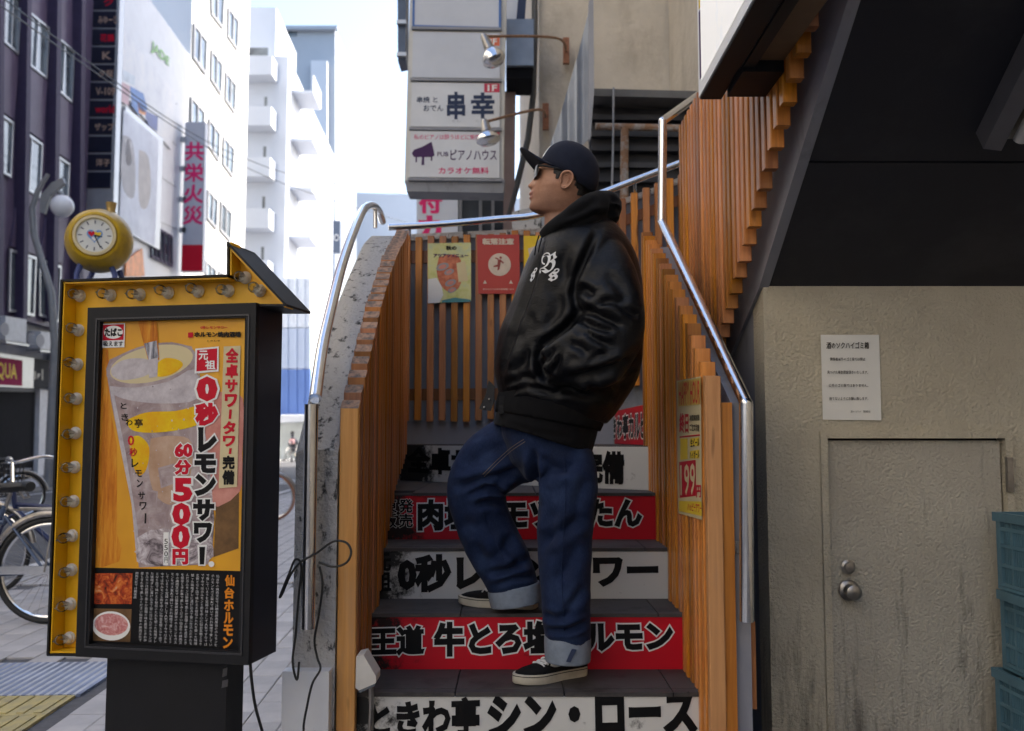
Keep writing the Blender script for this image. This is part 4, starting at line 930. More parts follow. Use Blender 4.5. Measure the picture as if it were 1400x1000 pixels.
for i, (lab, q) in enumerate((('white air conditioner unit nearest the left edge above the magenta sign', [(-12, 432), (18, 437), (17, 469), (-12, 465)]), ('white air conditioner unit with louvres above the dark script sign', [(38, 453), (65, 457), (64, 479), (37, 477)]), ('white air conditioner unit partly cut off by the yellow arrow sign', [(68, 456), (84, 459), (83, 481), (67, 479)]))):
    t, b_ = sign_board('air_conditioner', lab, FP, q, .35, mat('ac_white_%d' % i, (.55, .56, .58), .5), 'air conditioner', 'air conditioners over the shops', off=.07)
    Pq = Plane(FP.o + Vd * .421, Vd); cx_, cy_ = (q[0][0] + q[2][0]) / 2 + 4, (q[0][1] + q[2][1]) / 2
    flat('fan_grille', Pq, ell(cx_, cy_, 6, 9), M['print_grey'], b_, .002)
    for k in range(4): flat('louvre', Pq, [(q[0][0] + 2, q[0][1] + 4 + k * 4), (cx_ - 7, q[0][1] + 5 + k * 4), (cx_ - 7, q[0][1] + 6.5 + k * 4), (q[0][0] + 2, q[0][1] + 5.5 + k * 4)], M['print_grey'], b_, .002)
    MB().extrude([FP.hit(q[3][0] - 2, q[3][1] + 1, .002), FP.hit(q[2][0] + 2, q[2][1] + 2, .002), FP.hit(q[2][0] + 2, q[2][1] + 5, .002), FP.hit(q[3][0] - 2, q[3][1] + 4, .002)], Vd * .40).build('bracket', M['alu'], t)
# column of bar signs
CY = 29.2; cs = Plane((0, CY, 0), (0, -1, 0))
t = thing('column_sign', 'tall dark column sign of stacked bar names on the purple building', 'sign', tuple(cs.hit(135, 310)))
MB().extrude([cs.hit(a, b_) for a, b_ in [(121, -40), (165, -40), (154, 312), (113, 312)]], (0, .35, 0)).build('cabinet', M['alu'], t)
nm = mat('midnight_sign_panel', (.012, .014, .030), .3, 0, .2)
nms = ['ク', 'みゆーじ', '花鶴', 'K', '夕桜', 'V-109', 'world', 'ザップ', '', '洋子', '']
for i, s in enumerate(nms):
    y0 = -8 + i * 24.4; y1 = y0 + 21.5; dx = -y0 * .034
    pn = slab('panel', cs, [(126 + dx, y0), (160 + dx, y0), (159.3 + dx, y1), (125.3 + dx, y1)], .03, nm, t, .002)
    if s:
        Pq = Plane((0, CY - .033, 0), (0, -1, 0)); wd = min(26, 5 + 7 * len(s)) if s != 'K' else 11
        write('lettering', Pq, s, (148 + dx - wd / 2, y0 + 6, 148 + dx + wd / 2, y0 + 16), M['print_red'] if i in (0, 2, 6) else mat('bronze_print%d' % i, (.45, .30, .22), .4, 0, 0), pn, .004, .02)
# building with the big wall advertisement
b2 = thing('retail_building', 'low white retail building with a large wall advertisement', 'building', (-17, 34, 0))
zt_ = FP.hit(243, 86).z
block('wall', mat('white_panel_wall', (.62, .63, .66), .5, 0, .05, 2), b2, 29.9, 39.5, 0, zt_ + 1.0)
q = [(163, -25), (243, 86), (240, 370), (154, 350)]
for i in range(1, 5): slab('panel_joint', FP, sub(q, 0, i / 5 - .002, 1, i / 5 + .002), .012, M['alu'], b2, .011)
t, bd_ = sign_board('billboard', 'large pale wall advertisement with green lettering and a blue orange picture', FP, [(166, 40), (240, 130), (232, 205), (158, 118)], .06, pmat('billboard_print', [(.3, (.55, .55, .60)), (.5, (.70, .70, .72)), (.7, (.78, .76, .74))], .9, .3), off=.02)
Pq = Plane(FP.o + Vd * .082, Vd)
for pts, c in (([(166, 112), (178, 118), (176, 145), (165, 138)], (.5, .30, .33)), ([(178, 118), (196, 128), (202, 150), (190, 158), (180, 145)], (.05, .16, .45)), ([(188, 138), (199, 146), (199, 158), (190, 155)], (.70, .25, .05)), ([(196, 150), (216, 160), (215, 180), (203, 172)], (.07, .10, .30)), ([(168, 95), (185, 105), (184, 118), (168, 110)], (.55, .60, .66))):
    flat('print_shape', Pq, pts, mat('billboard_patch', c, .5, 0, .2, 2), bd_, .003)
Pq0 = Plane(FP.o + Vd * .02, Vd)
write('lettering', Pq0, 'JADE', [(208, 55), (232, 80), (231, 94), (207, 72)], mat('green_print', (.18, .42, .08), .5, 0, 0), b2, .02, .02)
t, bd_ = sign_board('billboard', 'grey framed portrait advertisement panel below the pale billboard', FP, [(167, 146), (219, 190), (214, 342), (160, 312)], .12, M['alu'], off=.02)
Pq = Plane(FP.o + Vd * .142, Vd)
flat('print_ground', Pq, [(169, 150), (217, 192), (212, 337), (163, 309)], pmat('portrait_print', [(.3, (.42, .43, .50)), (.55, (.58, .60, .68)), (.7, (.68, .70, .76))], .7), bd_, .003)
for pts, c in (([(168, 185), (180, 192), (185, 230), (183, 270), (170, 262), (165, 230)], (.30, .28, .30)), ([(190, 205), (203, 215), (206, 260), (200, 285), (190, 275)], (.34, .30, .29)), ([(172, 190), (180, 196), (180, 225), (172, 222)], (.60, .58, .60))):
    flat('print_shape', Pq, pts, mat('portrait_patch', c, .5, 0, .2, 2), bd_, .006, 3)
for i in range(5):
    q = sub([(206, 300), (236, 318), (236, 372), (206, 358)], i / 5, .1, i / 5 + .16, .9); window(b2, FP, q, M['purple_d'], 0, .03, .08)
fo = mat('orange_flower_print', (.75, .26, .08), .5, 0, .3, 3)
t, bd_ = sign_board('small_banner', 'orange flower patterned banner right of the barrel clock', FP, [(171, 356), (193, 340), (196, 378), (170, 378)], .05, fo, off=.05)
# white office block with fire-insurance sign
wb = thing('office_building', 'sunlit white office block with rows of tall windows across the street', 'building', (-18, 45, 0))
M['white_tile'] = mat('white_facade_tile', (.78, .78, .77), .5, 0, .03, .5)
block('wall', M['white_tile'], wb, 39.7, 50.3, 0, 34, -12.0, 11)
Q4 = lambda pts: [(x / 3.03 + 230, y / 3.03) for x, y in pts]
for pts in ([(172, -75), (232, -15), (225, 122), (178, 60)], [(248, 30), (290, 85), (286, 212), (245, 152)], [(105, 95), (160, 170), (154, 312), (102, 240)], [(178, 205), (223, 265), (218, 397), (175, 330)], [(238, 298), (280, 350), (274, 472), (235, 415)],
            [(93, 400), (149, 463), (146, 590), (92, 530)], [(168, 490), (213, 553), (208, 672), (165, 605)], [(228, 565), (272, 615), (266, 737), (225, 680)], [(163, 785), (204, 830), (198, 952), (160, 905)], [(217, 833), (261, 880), (256, 1003), (214, 955)],
            [(85, 700), (141, 755), (138, 880), (84, 830)], [(155, 1080), (196, 1115), (192, 1230), (153, 1190)], [(210, 1120), (250, 1155), (246, 1265), (207, 1228)]):
    window(wb, FP, Q4(pts), M['shopgrey'], 1, .02, .07)
NY = 38.6; ns = Plane((0, NY, 0), (0, -1, 0))
t = thing('vertical_sign', 'grey vertical projecting sign with four red characters and red foot', 'sign', tuple(ns.hit(262, 378)))
bd_ = MB().extrude([ns.hit(a, b_) for a, b_ in [(253.5, 167), (281, 167), (277, 372), (247.5, 372)]], (0, .35, 0)).build('board', mat('grey_sign', (.45, .46, .52), .4, 0, .03), t)
for i, s in enumerate('共栄火災'): write('lettering', ns, s, [(254 - i * .8, 195 + i * 29.2), (278.5 - i * .6, 195 + i * 29.2), (277.8 - i * .6, 219 + i * 29.2), (253.3 - i * .8, 219 + i * 29.2)], M['print_pink'], bd_, .01, .03)
flat('sign_foot', ns, [(248.8, 335), (277.6, 335), (276.8, 371), (247.8, 371)], M['print_red'], bd_, .01)
MB().extrude([ns.hit(a, b_) for a, b_ in [(241, 180), (245, 180), (240, 372), (236, 372)]], (0, .2, 0)).build('mast', M['alu'], t)
for y in (190, 230, 272, 314): MB().extrude([ns.hit(a, y + b_) for a, b_ in [(245, -3), (254, -3), (254, 4), (245, 4)]], (0, .15, 0)).build('bracket', M['alu'], t)
# balcony block
bb = thing('apartment_building', 'tall white apartment block with stacked balconies far down the street', 'building', (-16, 60, 0))
M['white_far'] = mat('white_balcony_wall', (.58, .61, .67), .6, 0, .03, .4)
AB = (385 - 700) / F * 55 - UX * 55
q0, q1 = fx(55, AB), fx(75, AB)
ztop = PY(400, 95, 57).z
block('wall', M['white_far'], bb, 55, 75, 0, ztop, AB, 14)
block('stair_tower', M['white_far'], bb, 57, 64, ztop, ztop + 4, AB - 1.2, 4)
block('roof_house', M['white_far'], bb, 55.5, 60, ztop, ztop + 2.2, AB - 6.5, 4)
PB = Plane(fx(55, AB), Vd); PN = Plane((0, fx(55, AB).y, 0), (0, -1, 0))
for i in range(8):
    z0 = 4.2 + i * 3.05
    if z0 > ztop - 1.2: break
    p0 = fx(56.5, AB); p1 = fx(59.5, AB); v0 = Vector((0, 0, z0))
    bal = MB().extrude([p0 + v0, p1 + v0, p1 + v0 + Vd * 1.3, p0 + v0 + Vd * 1.3], (0, 0, .16)).build('balcony', M['white_far'], bb)
    MB().extrude([p0 + v0 + Vd * 1.2 + Vector((0, 0, .161)), p1 + v0 + Vd * 1.2 + Vector((0, 0, .161)), p1 + v0 + Vd * 1.3 + Vector((0, 0, .161)), p0 + v0 + Vd * 1.3 + Vector((0, 0, .161))], (0, 0, 1.0)).build('parapet', M['white_far'], bal)
    xa = AB + UX * 55
    MB().box((xa - 3.4, 53.6, z0), (xa - .6, 54.9, z0 + .16)).build('balcony', M['white_far'], bb)
    pr_ = MB().box((xa - 3.4, 53.6, z0 + .161), (xa - .6, 53.72, z0 + 1.15)).box((xa - .72, 53.721, z0 + .161), (xa - .6, 54.9, z0 + 1.15)).build('parapet', M['white_far'], bb)
    MB().box((xa - 2.9, 54.93, z0 + .3), (xa - 1.2, 54.97, z0 + 2.2)).build('window', M['pane'], bb)
M['paleblue'] = mat('pale_blue_hoarding', (.42, .50, .66), .6, 0, .05, .5); M['blue'] = mat('blue_hoarding', (.11, .21, .52), .6, 0, .08, .5)
ho = thing('blue_facade', 'pale and deep blue banded shop facade at the end of the street', 'building', (-13, 52.5, 0))
HY = Plane((0, 52.6, 0), (0, -1, 0))
for nm_, y0, y1, mm in (('upper_band', 380, 448, mat('ice_blue_band', (.60, .66, .76), .6)), ('middle_band', 449, 504, M['paleblue']), ('lower_band', 505, 567, M['blue'])):
    MB().extrude([HY.hit(a, b_) for a, b_ in [(330, y0), (424, y0), (424, y1), (330, y1)]], (0, .5, 0)).build(nm_, mm, ho)
    for xx in (392, 404, 415): MB().extrude([HY.hit(a, b_, .001) for a, b_ in [(xx, y0), (xx + 2, y0), (xx + 2, y1), (xx, y1)]], (0, -.08, 0)).build('mullion', mm, ho)
MB().extrude([HY.hit(a, b_) for a, b_ in [(330, 568), (424, 568), (424, 628), (330, 628)]], (0, .5, 0)).build('shop_front', mat('pale_shop_front', (.6, .64, .62), .5, 0, .2, 1), ho)
MB().extrude([HY.hit(a, b_, .002) for a, b_ in [(330, 571), (424, 569), (424, 577), (330, 582)]], (0, -1.2, 0)).build('awning', M['white_far'], ho)
gt = thing('grey_tower', 'pale grey tower block rising behind the apartment block', 'building', (-24, 100, 0))
GP = Plane((0, 100, 0), (0, -1, 0))
def gbox(name, x0, y0, x1, y1, d0, m, dep=8):
    p = [PY(a, b_, d0) for a, b_ in ((x0, y0), (x1, y0), (x1, y1), (x0, y1))]; 
    return MB().extrude(p, (0, dep, 0)).build(name, m, gt)
M['greyblue'] = mat('grey_blue_wall', (.36, .40, .46), .6, 0, .05, .3)
gbox('wall', 330, 38, 458, 620, 100, M['greyblue'], 14); gbox('stair_shaft', 425, 83, 447, 620, 99, M['white_far'], .9); gbox('parapet', 328, 35, 461, 40, 99.3, M['greyblue'], .6)
for x0, x1 in ((333, 346), (390, 406)): gbox('window', x0, 41, x1, 49, 99.9, M['pane'], .2)
gbox('penthouse', 348, 38, 380, 55, 99, M['white_far'], .9)
wf = thing('white_building', 'bright white building filling the gap at the end of the street', 'building', (-14, 120, 0))
MB().extrude([PY(a, b_, 120) for a, b_ in [(449, 262), (720, 272), (720, 620), (449, 620)]], (0, 10, 0)).build('wall', M['white_far'], wf)
for x, y in ((447, 225), (446, 275), (445, 322)): MB().extrude([PY(a, b_, 119.5) for a, b_ in [(x + 2, y), (x + 5, y), (x + 5, y + 16), (x + 2, y + 16)]], (0, .4, 0)).build('window', M['pane'], wf)
bk = MB().extrude([PY(a, b_, 60) for a, b_ in [(455, 302), (465, 302), (465, 346), (455, 346)]], (0, .4, 0)).build('hanging_sign', mat('slate_sign', (.10, .13, .19), .5))
tag(bk, 'small dark hanging sign with a white ring in the bright gap', 'sign')
ra = Plane((0, 59.98, 0), (0, -1, 0)); flat('sign_ring', ra, ell(460, 325, 3.4, 4.6), M['paper_white'], bk, .01); flat('sign_ring', ra, ell(460, 325, 2, 3), M['print_navy'], bk, .02)
# ================================================================== right-hand buildings behind the stairs
M['beige'] = dirty('old_beige_render', (.60, .54, .45), (.42, .37, .30), .85, (.52, .72), 2.2, (1, 1, .5), .5, 14, .03)
be = thing('rendered_building', 'old beige rendered building rising behind the staircase', 'building', (3, 9, 0))
MB().box((.27, 9.0, 0), (9, 33.2, 21.5)).build('wall', M['beige'], be)
tag(MB().box((.5, 33.6, 0), (9, 47.0, 35)).build('unseen_shade_block', M['greyblue'] if 'greyblue' in M else M['beige']), 'unseen tall block added behind the beige building to shade the facades across the street', 'building')  # hidden block added to cast shade on the purple building and billboards
MB().box((1.55, 3.45, 3.1), (9, 8.95, 17)).build('unseen_shade_wing', M['beige'], be)  # unseen upper mass added to keep the sun off the stairs
MB().box((3.3, -2.5, 3.6), (9, 3.44, 15)).build('unseen_shade_wing', M['beige'], be)  # unseen mass added on the right to block sun and sky
MB().box((-6, -42, 0), (9, -34, 14)).build('unseen_shade_wing', M['beige'], be)  # unseen end block added behind the camera against low sky light
MB().box((3.3, -34, 3.6), (9, -2.55, 15)).build('unseen_shade_wing', M['beige'], be)  # unseen row added behind the camera to cut low sky light
MB().box((3.7, -34, 0), (9, 3.44, 3.59)).build('unseen_shade_wing', M['beige'], be)  # ground storey of the added unseen row
BW = Plane((0, 9.0, 0), (0, -1, 0))
MB().extrude([BW.hit(a, b_) for a, b_ in [(690, 130), (705, 130), (703, 330), (688, 330)]], (0, -.1, 0)).build('cladding_strip', mat('pinkish_brown_strip', (.30, .22, .20), .7), be)
MB().tube([BW.hit(731, -20, .06), BW.hit(731, 60, .06), BW.hit(729, 130, .06), BW.hit(722, 190, .06), BW.hit(705, 260, .08), BW.hit(694, 300, .08)], .03, 10).build('down_pipe', mat('dark_pipe', (.08, .08, .08), .5), be, True)
MB().extrude([BW.hit(a, b_, .0) for a, b_ in [(693, 57), (728, 57), (728, 117), (692, 117)]], (0, -.5, 0)).build('meter_box', mat('grey_metal_box', (.22, .26, .32), .4, .3), be)
MB().extrude([BW.hit(a, b_, .0) for a, b_ in [(692, 118), (728, 118), (726, 131), (692, 131)]], (0, -.45, 0)).build('box_base', M['shopdark'], be)
MB().extrude([BW.hit(a, b_, .0) for a, b_ in [(690, -40), (712, -40), (704, 56), (690, 56)]], (0, -.08, 0)).build('white_strip', M['white_far'], be)
MB().extrude([BW.hit(a, b_, .01) for a, b_ in [(712, -40), (722, -40), (716, 56), (704, 56)]], (0, -.12, 0)).build('dark_strip', M['print_navy'], be)
MB().extrude([BW.hit(a, b_, .02) for a, b_ in [(626, 258), (692, 258), (690, 345), (626, 345)]], (0, .2, 0)).build('side_window', M['pane'], be)
for x in (628, 655, 672): MB().extrude([BW.hit(a, b_, .03) for a, b_ in [(x, 258), (x + 4, 258), (x + 4, 345), (x, 345)]], (0, -.06, 0)).build('mullion', M['shopgrey'], be)
nb = MB().box((-1.05, 14, 0), (.2, 30, 3.6)).build('side_building', M['shopgrey']); tag(nb, 'low dark grey building behind the pink lettered banner', 'building')
# tenant sign board
TY = 8.0; tp = Plane((0, TY, 0), (0, -1, 0))
tb_ = thing('tenant_sign', 'white tenant sign board with a piano picture above the stair parapet', 'sign', tuple(tp.hit(620, 265)))
MB().extrude([tp.hit(a, b_) for a, b_ in [(562, -60), (693, -60), (688, 250), (553, 250)]], (0, .28, 0)).build('cabinet', mat('off_white_frame', (.58, .57, .53), .5, 0, .08, 6), tb_)
MB().extrude([tp.hit(a, b_, .003) for a, b_ in [(554, 247), (690, 245), (688, 264), (556, 262)]], (0, .27, 0)).build('sill', M['concrete'], tb_)
pnm = mat('grey_white_acrylic', (.56, .58, .62), .25, 0, .05, 3)
wpm = mat('white_acrylic', (.64, .65, .66), .25, 0, .05, 3)
for y0, y1, mm in ((-40, 37, pnm), (45, 107, pnm), (114, 174, wpm), (180, 243, wpm)):
    dl = -y0 * .024
    slab('panel', tp, [(566 + dl, y0), (684 + dl * .2, y0 + 2), (684 - y1 * .004, y1 + 1.5), (566 - y1 * .024, y1)], .02, mm, tb_, .001)
    slab('divider', tp, [(564 - y1 * .024, y1 + 1.5), (686, y1 + 3), (686, y1 + 6.5), (564 - y1 * .024, y1 + 5)], .035, M['concrete'], tb_, .001)
bluef = mat('blue_frame', (.05, .14, .40), .4, 0, 0)
for q in ([(565, -40), (568, -40), (567, 38), (564, 38)], [(682, -40), (685, -40), (685, 41), (682, 41)], [(567, 36), (682, 39), (682, 41), (567, 38.5)]): slab('panel_edge', tp, q, .026, bluef, tb_, .001)
tq = Plane((0, TY - .0215, 0), (0, -1, 0))
for y0, s, c in ((51, '2F', (.66, .12, .03)), (114.5, '1F', (.55, .02, .06)), (181, '1F', (.55, .02, .06))):
    flat('floor_badge', tq, rect(662, y0, 683, y0 + 12), mat('badge' + s, c, .4, 0, 0), tb_, .001); write('lettering', tq, s, (667, y0 + 2, 679, y0 + 10), M['paper_white'], tb_, .003, .03)
write('lettering', tq, '串焼 と', [(570, 132.5), (598, 132.5), (598, 140.5), (570, 140.5)], M['print_navy'], tb_, .002, .01)
write('lettering', tq, 'おでん', (579, 144, 606, 152), M['print_navy'], tb_, .002, .01)
write('lettering', tq, '串', (612, 127, 635, 162), M['print_navy'], tb_, .002, .035); write('lettering', tq, '幸', (645, 128, 675, 161), M['print_navy'], tb_, .002, .035)
write('lettering', tq, 'くし', (618, 164, 630, 167), M['print_grey'], tb_, .002); write('lettering', tq, 'こう', (650, 164, 662, 167), M['print_grey'], tb_, .002)
write('lettering', tq, '私のピアノは酔うほどに愉快', (566, 184, 656, 191), M['print_pink'], tb_, .002)
write('lettering', tq, 'PUB', (598, 208, 613, 214), M['print_purple'], tb_, .002, .01)
write('lettering', tq, 'ピアノハウス', (616, 205, 679, 219), M['print_purple'], tb_, .002, .01)
write('lettering', tq, 'カラオケ無料', (600, 229, 668, 238), M['print_pink'], tb_, .002, .015)
flat('print_piano', tq, [(563, 210), (566, 205), (577, 201), (590, 194), (593, 206), (594, 213), (590, 215), (566, 215)], M['print_purple'], tb_, .002)
for q in ([(568, 215), (570, 215), (570, 222), (568, 222)], [(577, 215), (580, 215), (580, 226), (576, 226)], [(589, 214), (591, 214), (591, 220), (589, 220)]): flat('print_piano', tq, q, M['print_purple'], tb_, .002)
ds = MB().extrude([PY(a, b_, 10) for a, b_ in [(543, -60), (556, -60), (554, 82), (544, 84)]], (0, .3, 0)).build('side_sign', mat('slate_blue_sign', (.07, .10, .16), .4)); tag(ds, 'dark slate sign edge left of the tenant sign board', 'sign')
for y in (-10, 30, 74): MB().extrude([PY(a, b_, 9.99) for a, b_ in [(543, y), (556, y), (556, y + 5), (543, y + 5)]], (0, -.05, 0)).build('sign_divider', M['alu'], ds)
bn = Plane((0, 12.0, 0), (0, -1, 0))
bnr = slab('banner', bn, [(570, 258), (628, 258), (627, 345), (570, 345)], .03, M['white_far']); tag(bnr, 'white banner with large pink characters under the tenant sign board', 'banner')
write('lettering', bn, '付', (574, 267, 603, 291), M['print_pink'], bnr, .035, .045); write('lettering', bn, 'カ', (574, 297, 602, 326), M['print_pink'], bnr, .035, .06)
# arm lamps on the beige wall
def arm_lamp(lab, wall, bend, end, hd, Y):
    t = thing('arm_lamp', lab, 'lamp', tuple(PY(*wall, Y)), 'reflector lamps over the tenant sign board')
    p0, p1, p2 = PY(*wall, 8.9), PY(*bend, 8.2), PY(*end, 7.4)
    MB().tube(bez([p0, p1, p2], 6), .012, 8).build('arm', mat('rusty_arm', (.30, .17, .10), .7, .2, .3, 30), t, True)
    MB().box((-.03, -.02, -.13), (.03, .02, .13), Matrix.Translation(p0)).build('wall_plate', mat('rusty_plate', (.32, .14, .08), .8, 0, .3, 30), t)
    ax = (PY(*hd, 7.38) - p2); L = ax.length
    MB().lathe([(-.02, .02), (0, .03), (L * .45, .042), (L * .5, .045)], p2, ax, 16).build('lamp_holder', M['steel'], t, True)
    MB().lathe([(L * .5, .04), (L * .62, .07), (L * .8, .095), (L * .95, .098), (L * 1.05, .075), (L * 1.1, .0)], p2, ax, 20).build('bulb', M['chrome'], t, True)
arm_lamp('silver reflector lamp on the upper long rusty arm', (774, 70), (760, 52), (662, 50), (677, 85), 9)
arm_lamp('silver reflector lamp on the lower short rusty arm', (746, 160), (735, 150), (663, 167), (668, 194), 9)
# corrugated metal screen and shuttered stall behind
AY = 6.9; ap = Plane((0, AY, 0), Vector((-.5, -1, 0)))
cg = mat('corrugated_zinc', (.33, .36, .41), .45, .35, .15, 3)
aw = thing('corrugated_screen', 'pale grey corrugated metal screen standing against the beige wall', 'screen', tuple(ap.hit(760, 280)))
mb = MB(); n_ = 40
def apt(u, top):
    x = 722 + u * 83
    y = interp([(722, 300), (740, 235), (765, 160), (790, 75), (805, 14)], x) if top else interp([(722, 318), (760, 300), (790, 205), (805, 190)], x)
    return ap.hit(x, y, .02 * math.sin(u * 26))
vs = [apt(i / n_, False) for i in range(n_ + 1)] + [apt(i / n_, True) for i in range(n_ + 1)]
vb = [v - ap.n * .006 for v in vs]; K = n_ + 1
fs = [(i, i + 1, K + i + 1, K + i) for i in range(n_)]; fs2 = [tuple(2 * K + k for k in reversed(f)) for f in fs]
edge = [(i + 1, i, 2 * K + i, 2 * K + i + 1) for i in range(n_)] + [(K + i, K + i + 1, 3 * K + i + 1, 3 * K + i) for i in range(n_)] + [(0, K, 3 * K, 2 * K), (K - 1, 3 * K - 1, 4 * K - 1, 2 * K - 1)]
mb.add(vs + vb, fs + fs2 + edge).build('sheet', cg, aw, True)
MB().extrude([ap.hit(a, b_, .0) for a, b_ in [(804, 8), (810, 5), (811, 130), (806, 195), (804, 195)]], (0, -.08, 0)).build('edge_post', M['concrete'], aw)
stl = thing('shuttered_stall', 'dark roofed stall front with rusty pipes behind the slat screen', 'stall', (1.2, 7.2, 0))
SY = 7.2; spn = Plane((0, SY, 0), (0, -1, 0)); dk = mat('dark_shutter', (.030, .030, .036), .6, 0, .2, 5)
MB().extrude([spn.hit(a, b_) for a, b_ in [(806, 132), (1000, 136), (1000, 330), (806, 330)]], (0, .1, 0)).build('back_panel', dk, stl)
MB().extrude([spn.hit(a, b_, .25) for a, b_ in [(806, 121), (1000, 126), (1000, 136), (806, 131)]], (0, .5, 0)).build('roof_edge', mat('grey_roof_edge', (.13, .13, .13), .7), stl)
for k in range(8):
    y = 140 + k * 21; MB().extrude([spn.hit(a, b_, .004) for a, b_ in [(808, y), (1000, y + 2), (1000, y + 9), (808, y + 7)]], (0, -.05 - .03 * (k % 2), 0)).build('shutter_slat', dk if k % 2 else mat('shutter_rail', (.05, .05, .055), .5, 0, .1), stl)
rust = dirty('rusty_pipe', (.30, .17, .10), (.40, .38, .36), .8, (.45, .6), 12, (1, 1, 1), .4, 40, .01)
MB().tube([spn.hit(814, 173, .18), spn.hit(960, 176, .18)], .028, 10).build('pipe', rust, stl, True)
MB().tube([spn.hit(854, 176, .18), spn.hit(853, 340, .18)], .032, 10).build('pipe', rust, stl, True)
MB().tube([spn.hit(839, 120, .3), spn.hit(838, 210, .3), spn.hit(836, 280, .3)], .008, 8).build('cable', M['shopgrey'], stl)
pl_s = MB().extrude([PY(a, b_, 5.9) for a, b_ in [(700, 290), (740, 280), (742, 345), (700, 345)]], (0, .05, 0)).build('plaster_panel', M['white_rough'])
tag(pl_s, 'peeling white plaster panel behind the handrail at the man\'s chin', 'panel')
# ================================================================== wires, lamp, clock
for i, (lab, pts) in enumerate((('upper overhead wire crossing the street', [(-30, -28, 14), (120, 84, 20), (242, 170, 26), (330, 215, 32), (430, 246, 40), (580, 270, 60)]), ('lower overhead wire crossing the street', [(-30, -14, 14), (120, 92, 20), (242, 176, 26), (330, 226, 32), (430, 266, 40), (580, 312, 60)]))):
    tag(MB().tube(bez([PY(*p) for p in pts], 8), .015, 6).build('overhead_wire', M['cable']), lab, 'wire', 'overhead wires')
lt = thing('street_lamp', 'curved grey street lamp with a white globe at the left edge', 'street lamp', (PZ(70, 660, 0).x * 0 + PY(70, 600, 22).x, 22, 0))
gm_ = mat('grey_lamp_post', (.24, .25, .26), .5, .3, .1)
b0 = Vector(lt.location)
MB().tube([b0, b0 + Vector((0, 0, .6)), Vector((PY(70, 600, 22).x, 22, PY(72, 470, 22).z)), PY(70, 400, 22), PY(58, 360, 22), PY(46, 320, 22), PY(44, 285, 22), PY(52, 260, 22), PY(66, 238, 22)], [.14, .12, .09, .085, .08, .075, .07, .06, .05], 12).build('post', gm_, lt, True)
MB().extrude([PY(a, b_, 22) for a, b_ in [(55, 268), (70, 250), (85, 243), (88, 250), (68, 268), (60, 292), (54, 290)]], (0, .12, 0)).build('arm_plate', gm_, lt)
gl = PY(85, 282, 22); rr_ = 15.5 * 22 / F
MB().lathe([(-rr_ * math.cos(t), rr_ * math.sin(t)) for t in [math.pi * q / 14 for q in range(15)]], gl, (0, 0, 1), 24).build('globe', mat('white_globe', (.80, .82, .86), .3, 0, 0), lt, True, 80)
MB().tube([gl + Vector((0, 0, rr_)), PY(80, 262, 22)], .05, 8).build('hanger', gm_, lt)
CYc = 7.2; ck = thing('barrel_clock', 'yellow barrel shaped street clock with heart face on blue legs', 'clock', (PY(137, 600, CYc).x, CYc, 0))
yel = dirty('worn_yellow_clock_paint', (.52, .33, .012), (.24, .15, .02), .35, (.5, .7), 5, (1, 1, 1), .05, 30); blu = mat('blue_clock_leg', (.05, .08, .26), .4, 0, .2)
cc = PY(137, 331, CYc); fd = Vector((.26, -1, .0)).normalized(); k = CYc / F
Rr = 44 * k
MB().lathe([(-.15, 0), (-.15, Rr * .66), (-.11, Rr * .84), (-.03, Rr * .98), (.06, Rr * 1.0), (.17, Rr * .88), (.235, Rr * .74), (.245, Rr * .66), (.235, Rr * .62), (.235, 0)], cc, fd, 40).build('barrel', yel, ck, True, 35)
MB().lathe([(.236, Rr * .62), (.256, Rr * .62), (.258, Rr * .54), (.240, Rr * .51)], cc, fd, 40).build('bezel', mat('cream_bezel', (.62, .52, .30), .4), ck, True)
dial = MB().lathe([(.2365, 0), (.2395, Rr * .525), (.240, Rr * .525), (.2402, 0)], cc, fd, 40).build('dial', mat('dial_white', (.66, .68, .66), .4, 0, .03), ck)
dp = Plane(cc + fd * .2405, fd); dr0 = fd.cross(Vector((0, 0, 1))).normalized(); dup_ = Vector((0, 0, 1)); dup_ = (dup_ - fd * dup_.dot(fd)).normalized(); drt = dup_.cross(fd) * 1.0
drt = -drt if drt.x < 0 else drt
def dpt(a, r, off=.001): return cc + fd * (.2405 + off) + drt * (math.sin(a) * r) + dup_ * (math.cos(a) * r)
for h in range(12):
    a = h * math.pi / 6; r0, r1, wv = Rr * .36, Rr * .47, .008
    t_ = Vector(drt * math.cos(a) - dup_ * math.sin(a)) * wv * .5
    MB().add([dpt(a, r0) - t_, dpt(a, r0) + t_, dpt(a, r1) + t_, dpt(a, r1) - t_], [(0, 1, 2, 3)]).build('hour_mark', M['print_navy'], dial)
def heart(sc, cx=0, cz=0, off=.001): return [cc + fd * (.2405 + off) + drt * (cx + sc * 16 * math.sin(t) ** 3 / 16) + dup_ * (cz + sc * (13 * math.cos(t) - 5 * math.cos(2 * t) - 2 * math.cos(3 * t) - math.cos(4 * t)) / 16) for t in [2 * math.pi * q / 28 for q in range(28)]]
def pol(pts, name, m, par): return MB().add(pts, [tuple(range(len(pts)))]).build(name, m, par)
pol(heart(Rr * .23), 'heart', mat('heart_blue', (.12, .30, .60), .4, 0, 0), dial); pol(heart(Rr * .10, -Rr * .09, Rr * .05, .003), 'heart', M['print_red'], dial); pol(heart(Rr * .10, Rr * .09, Rr * .04, .003), 'heart', M['print_yellow'], dial); pol(heart(Rr * .08, 0, -Rr * .10, .003), 'heart', M['paper_white'], dial)
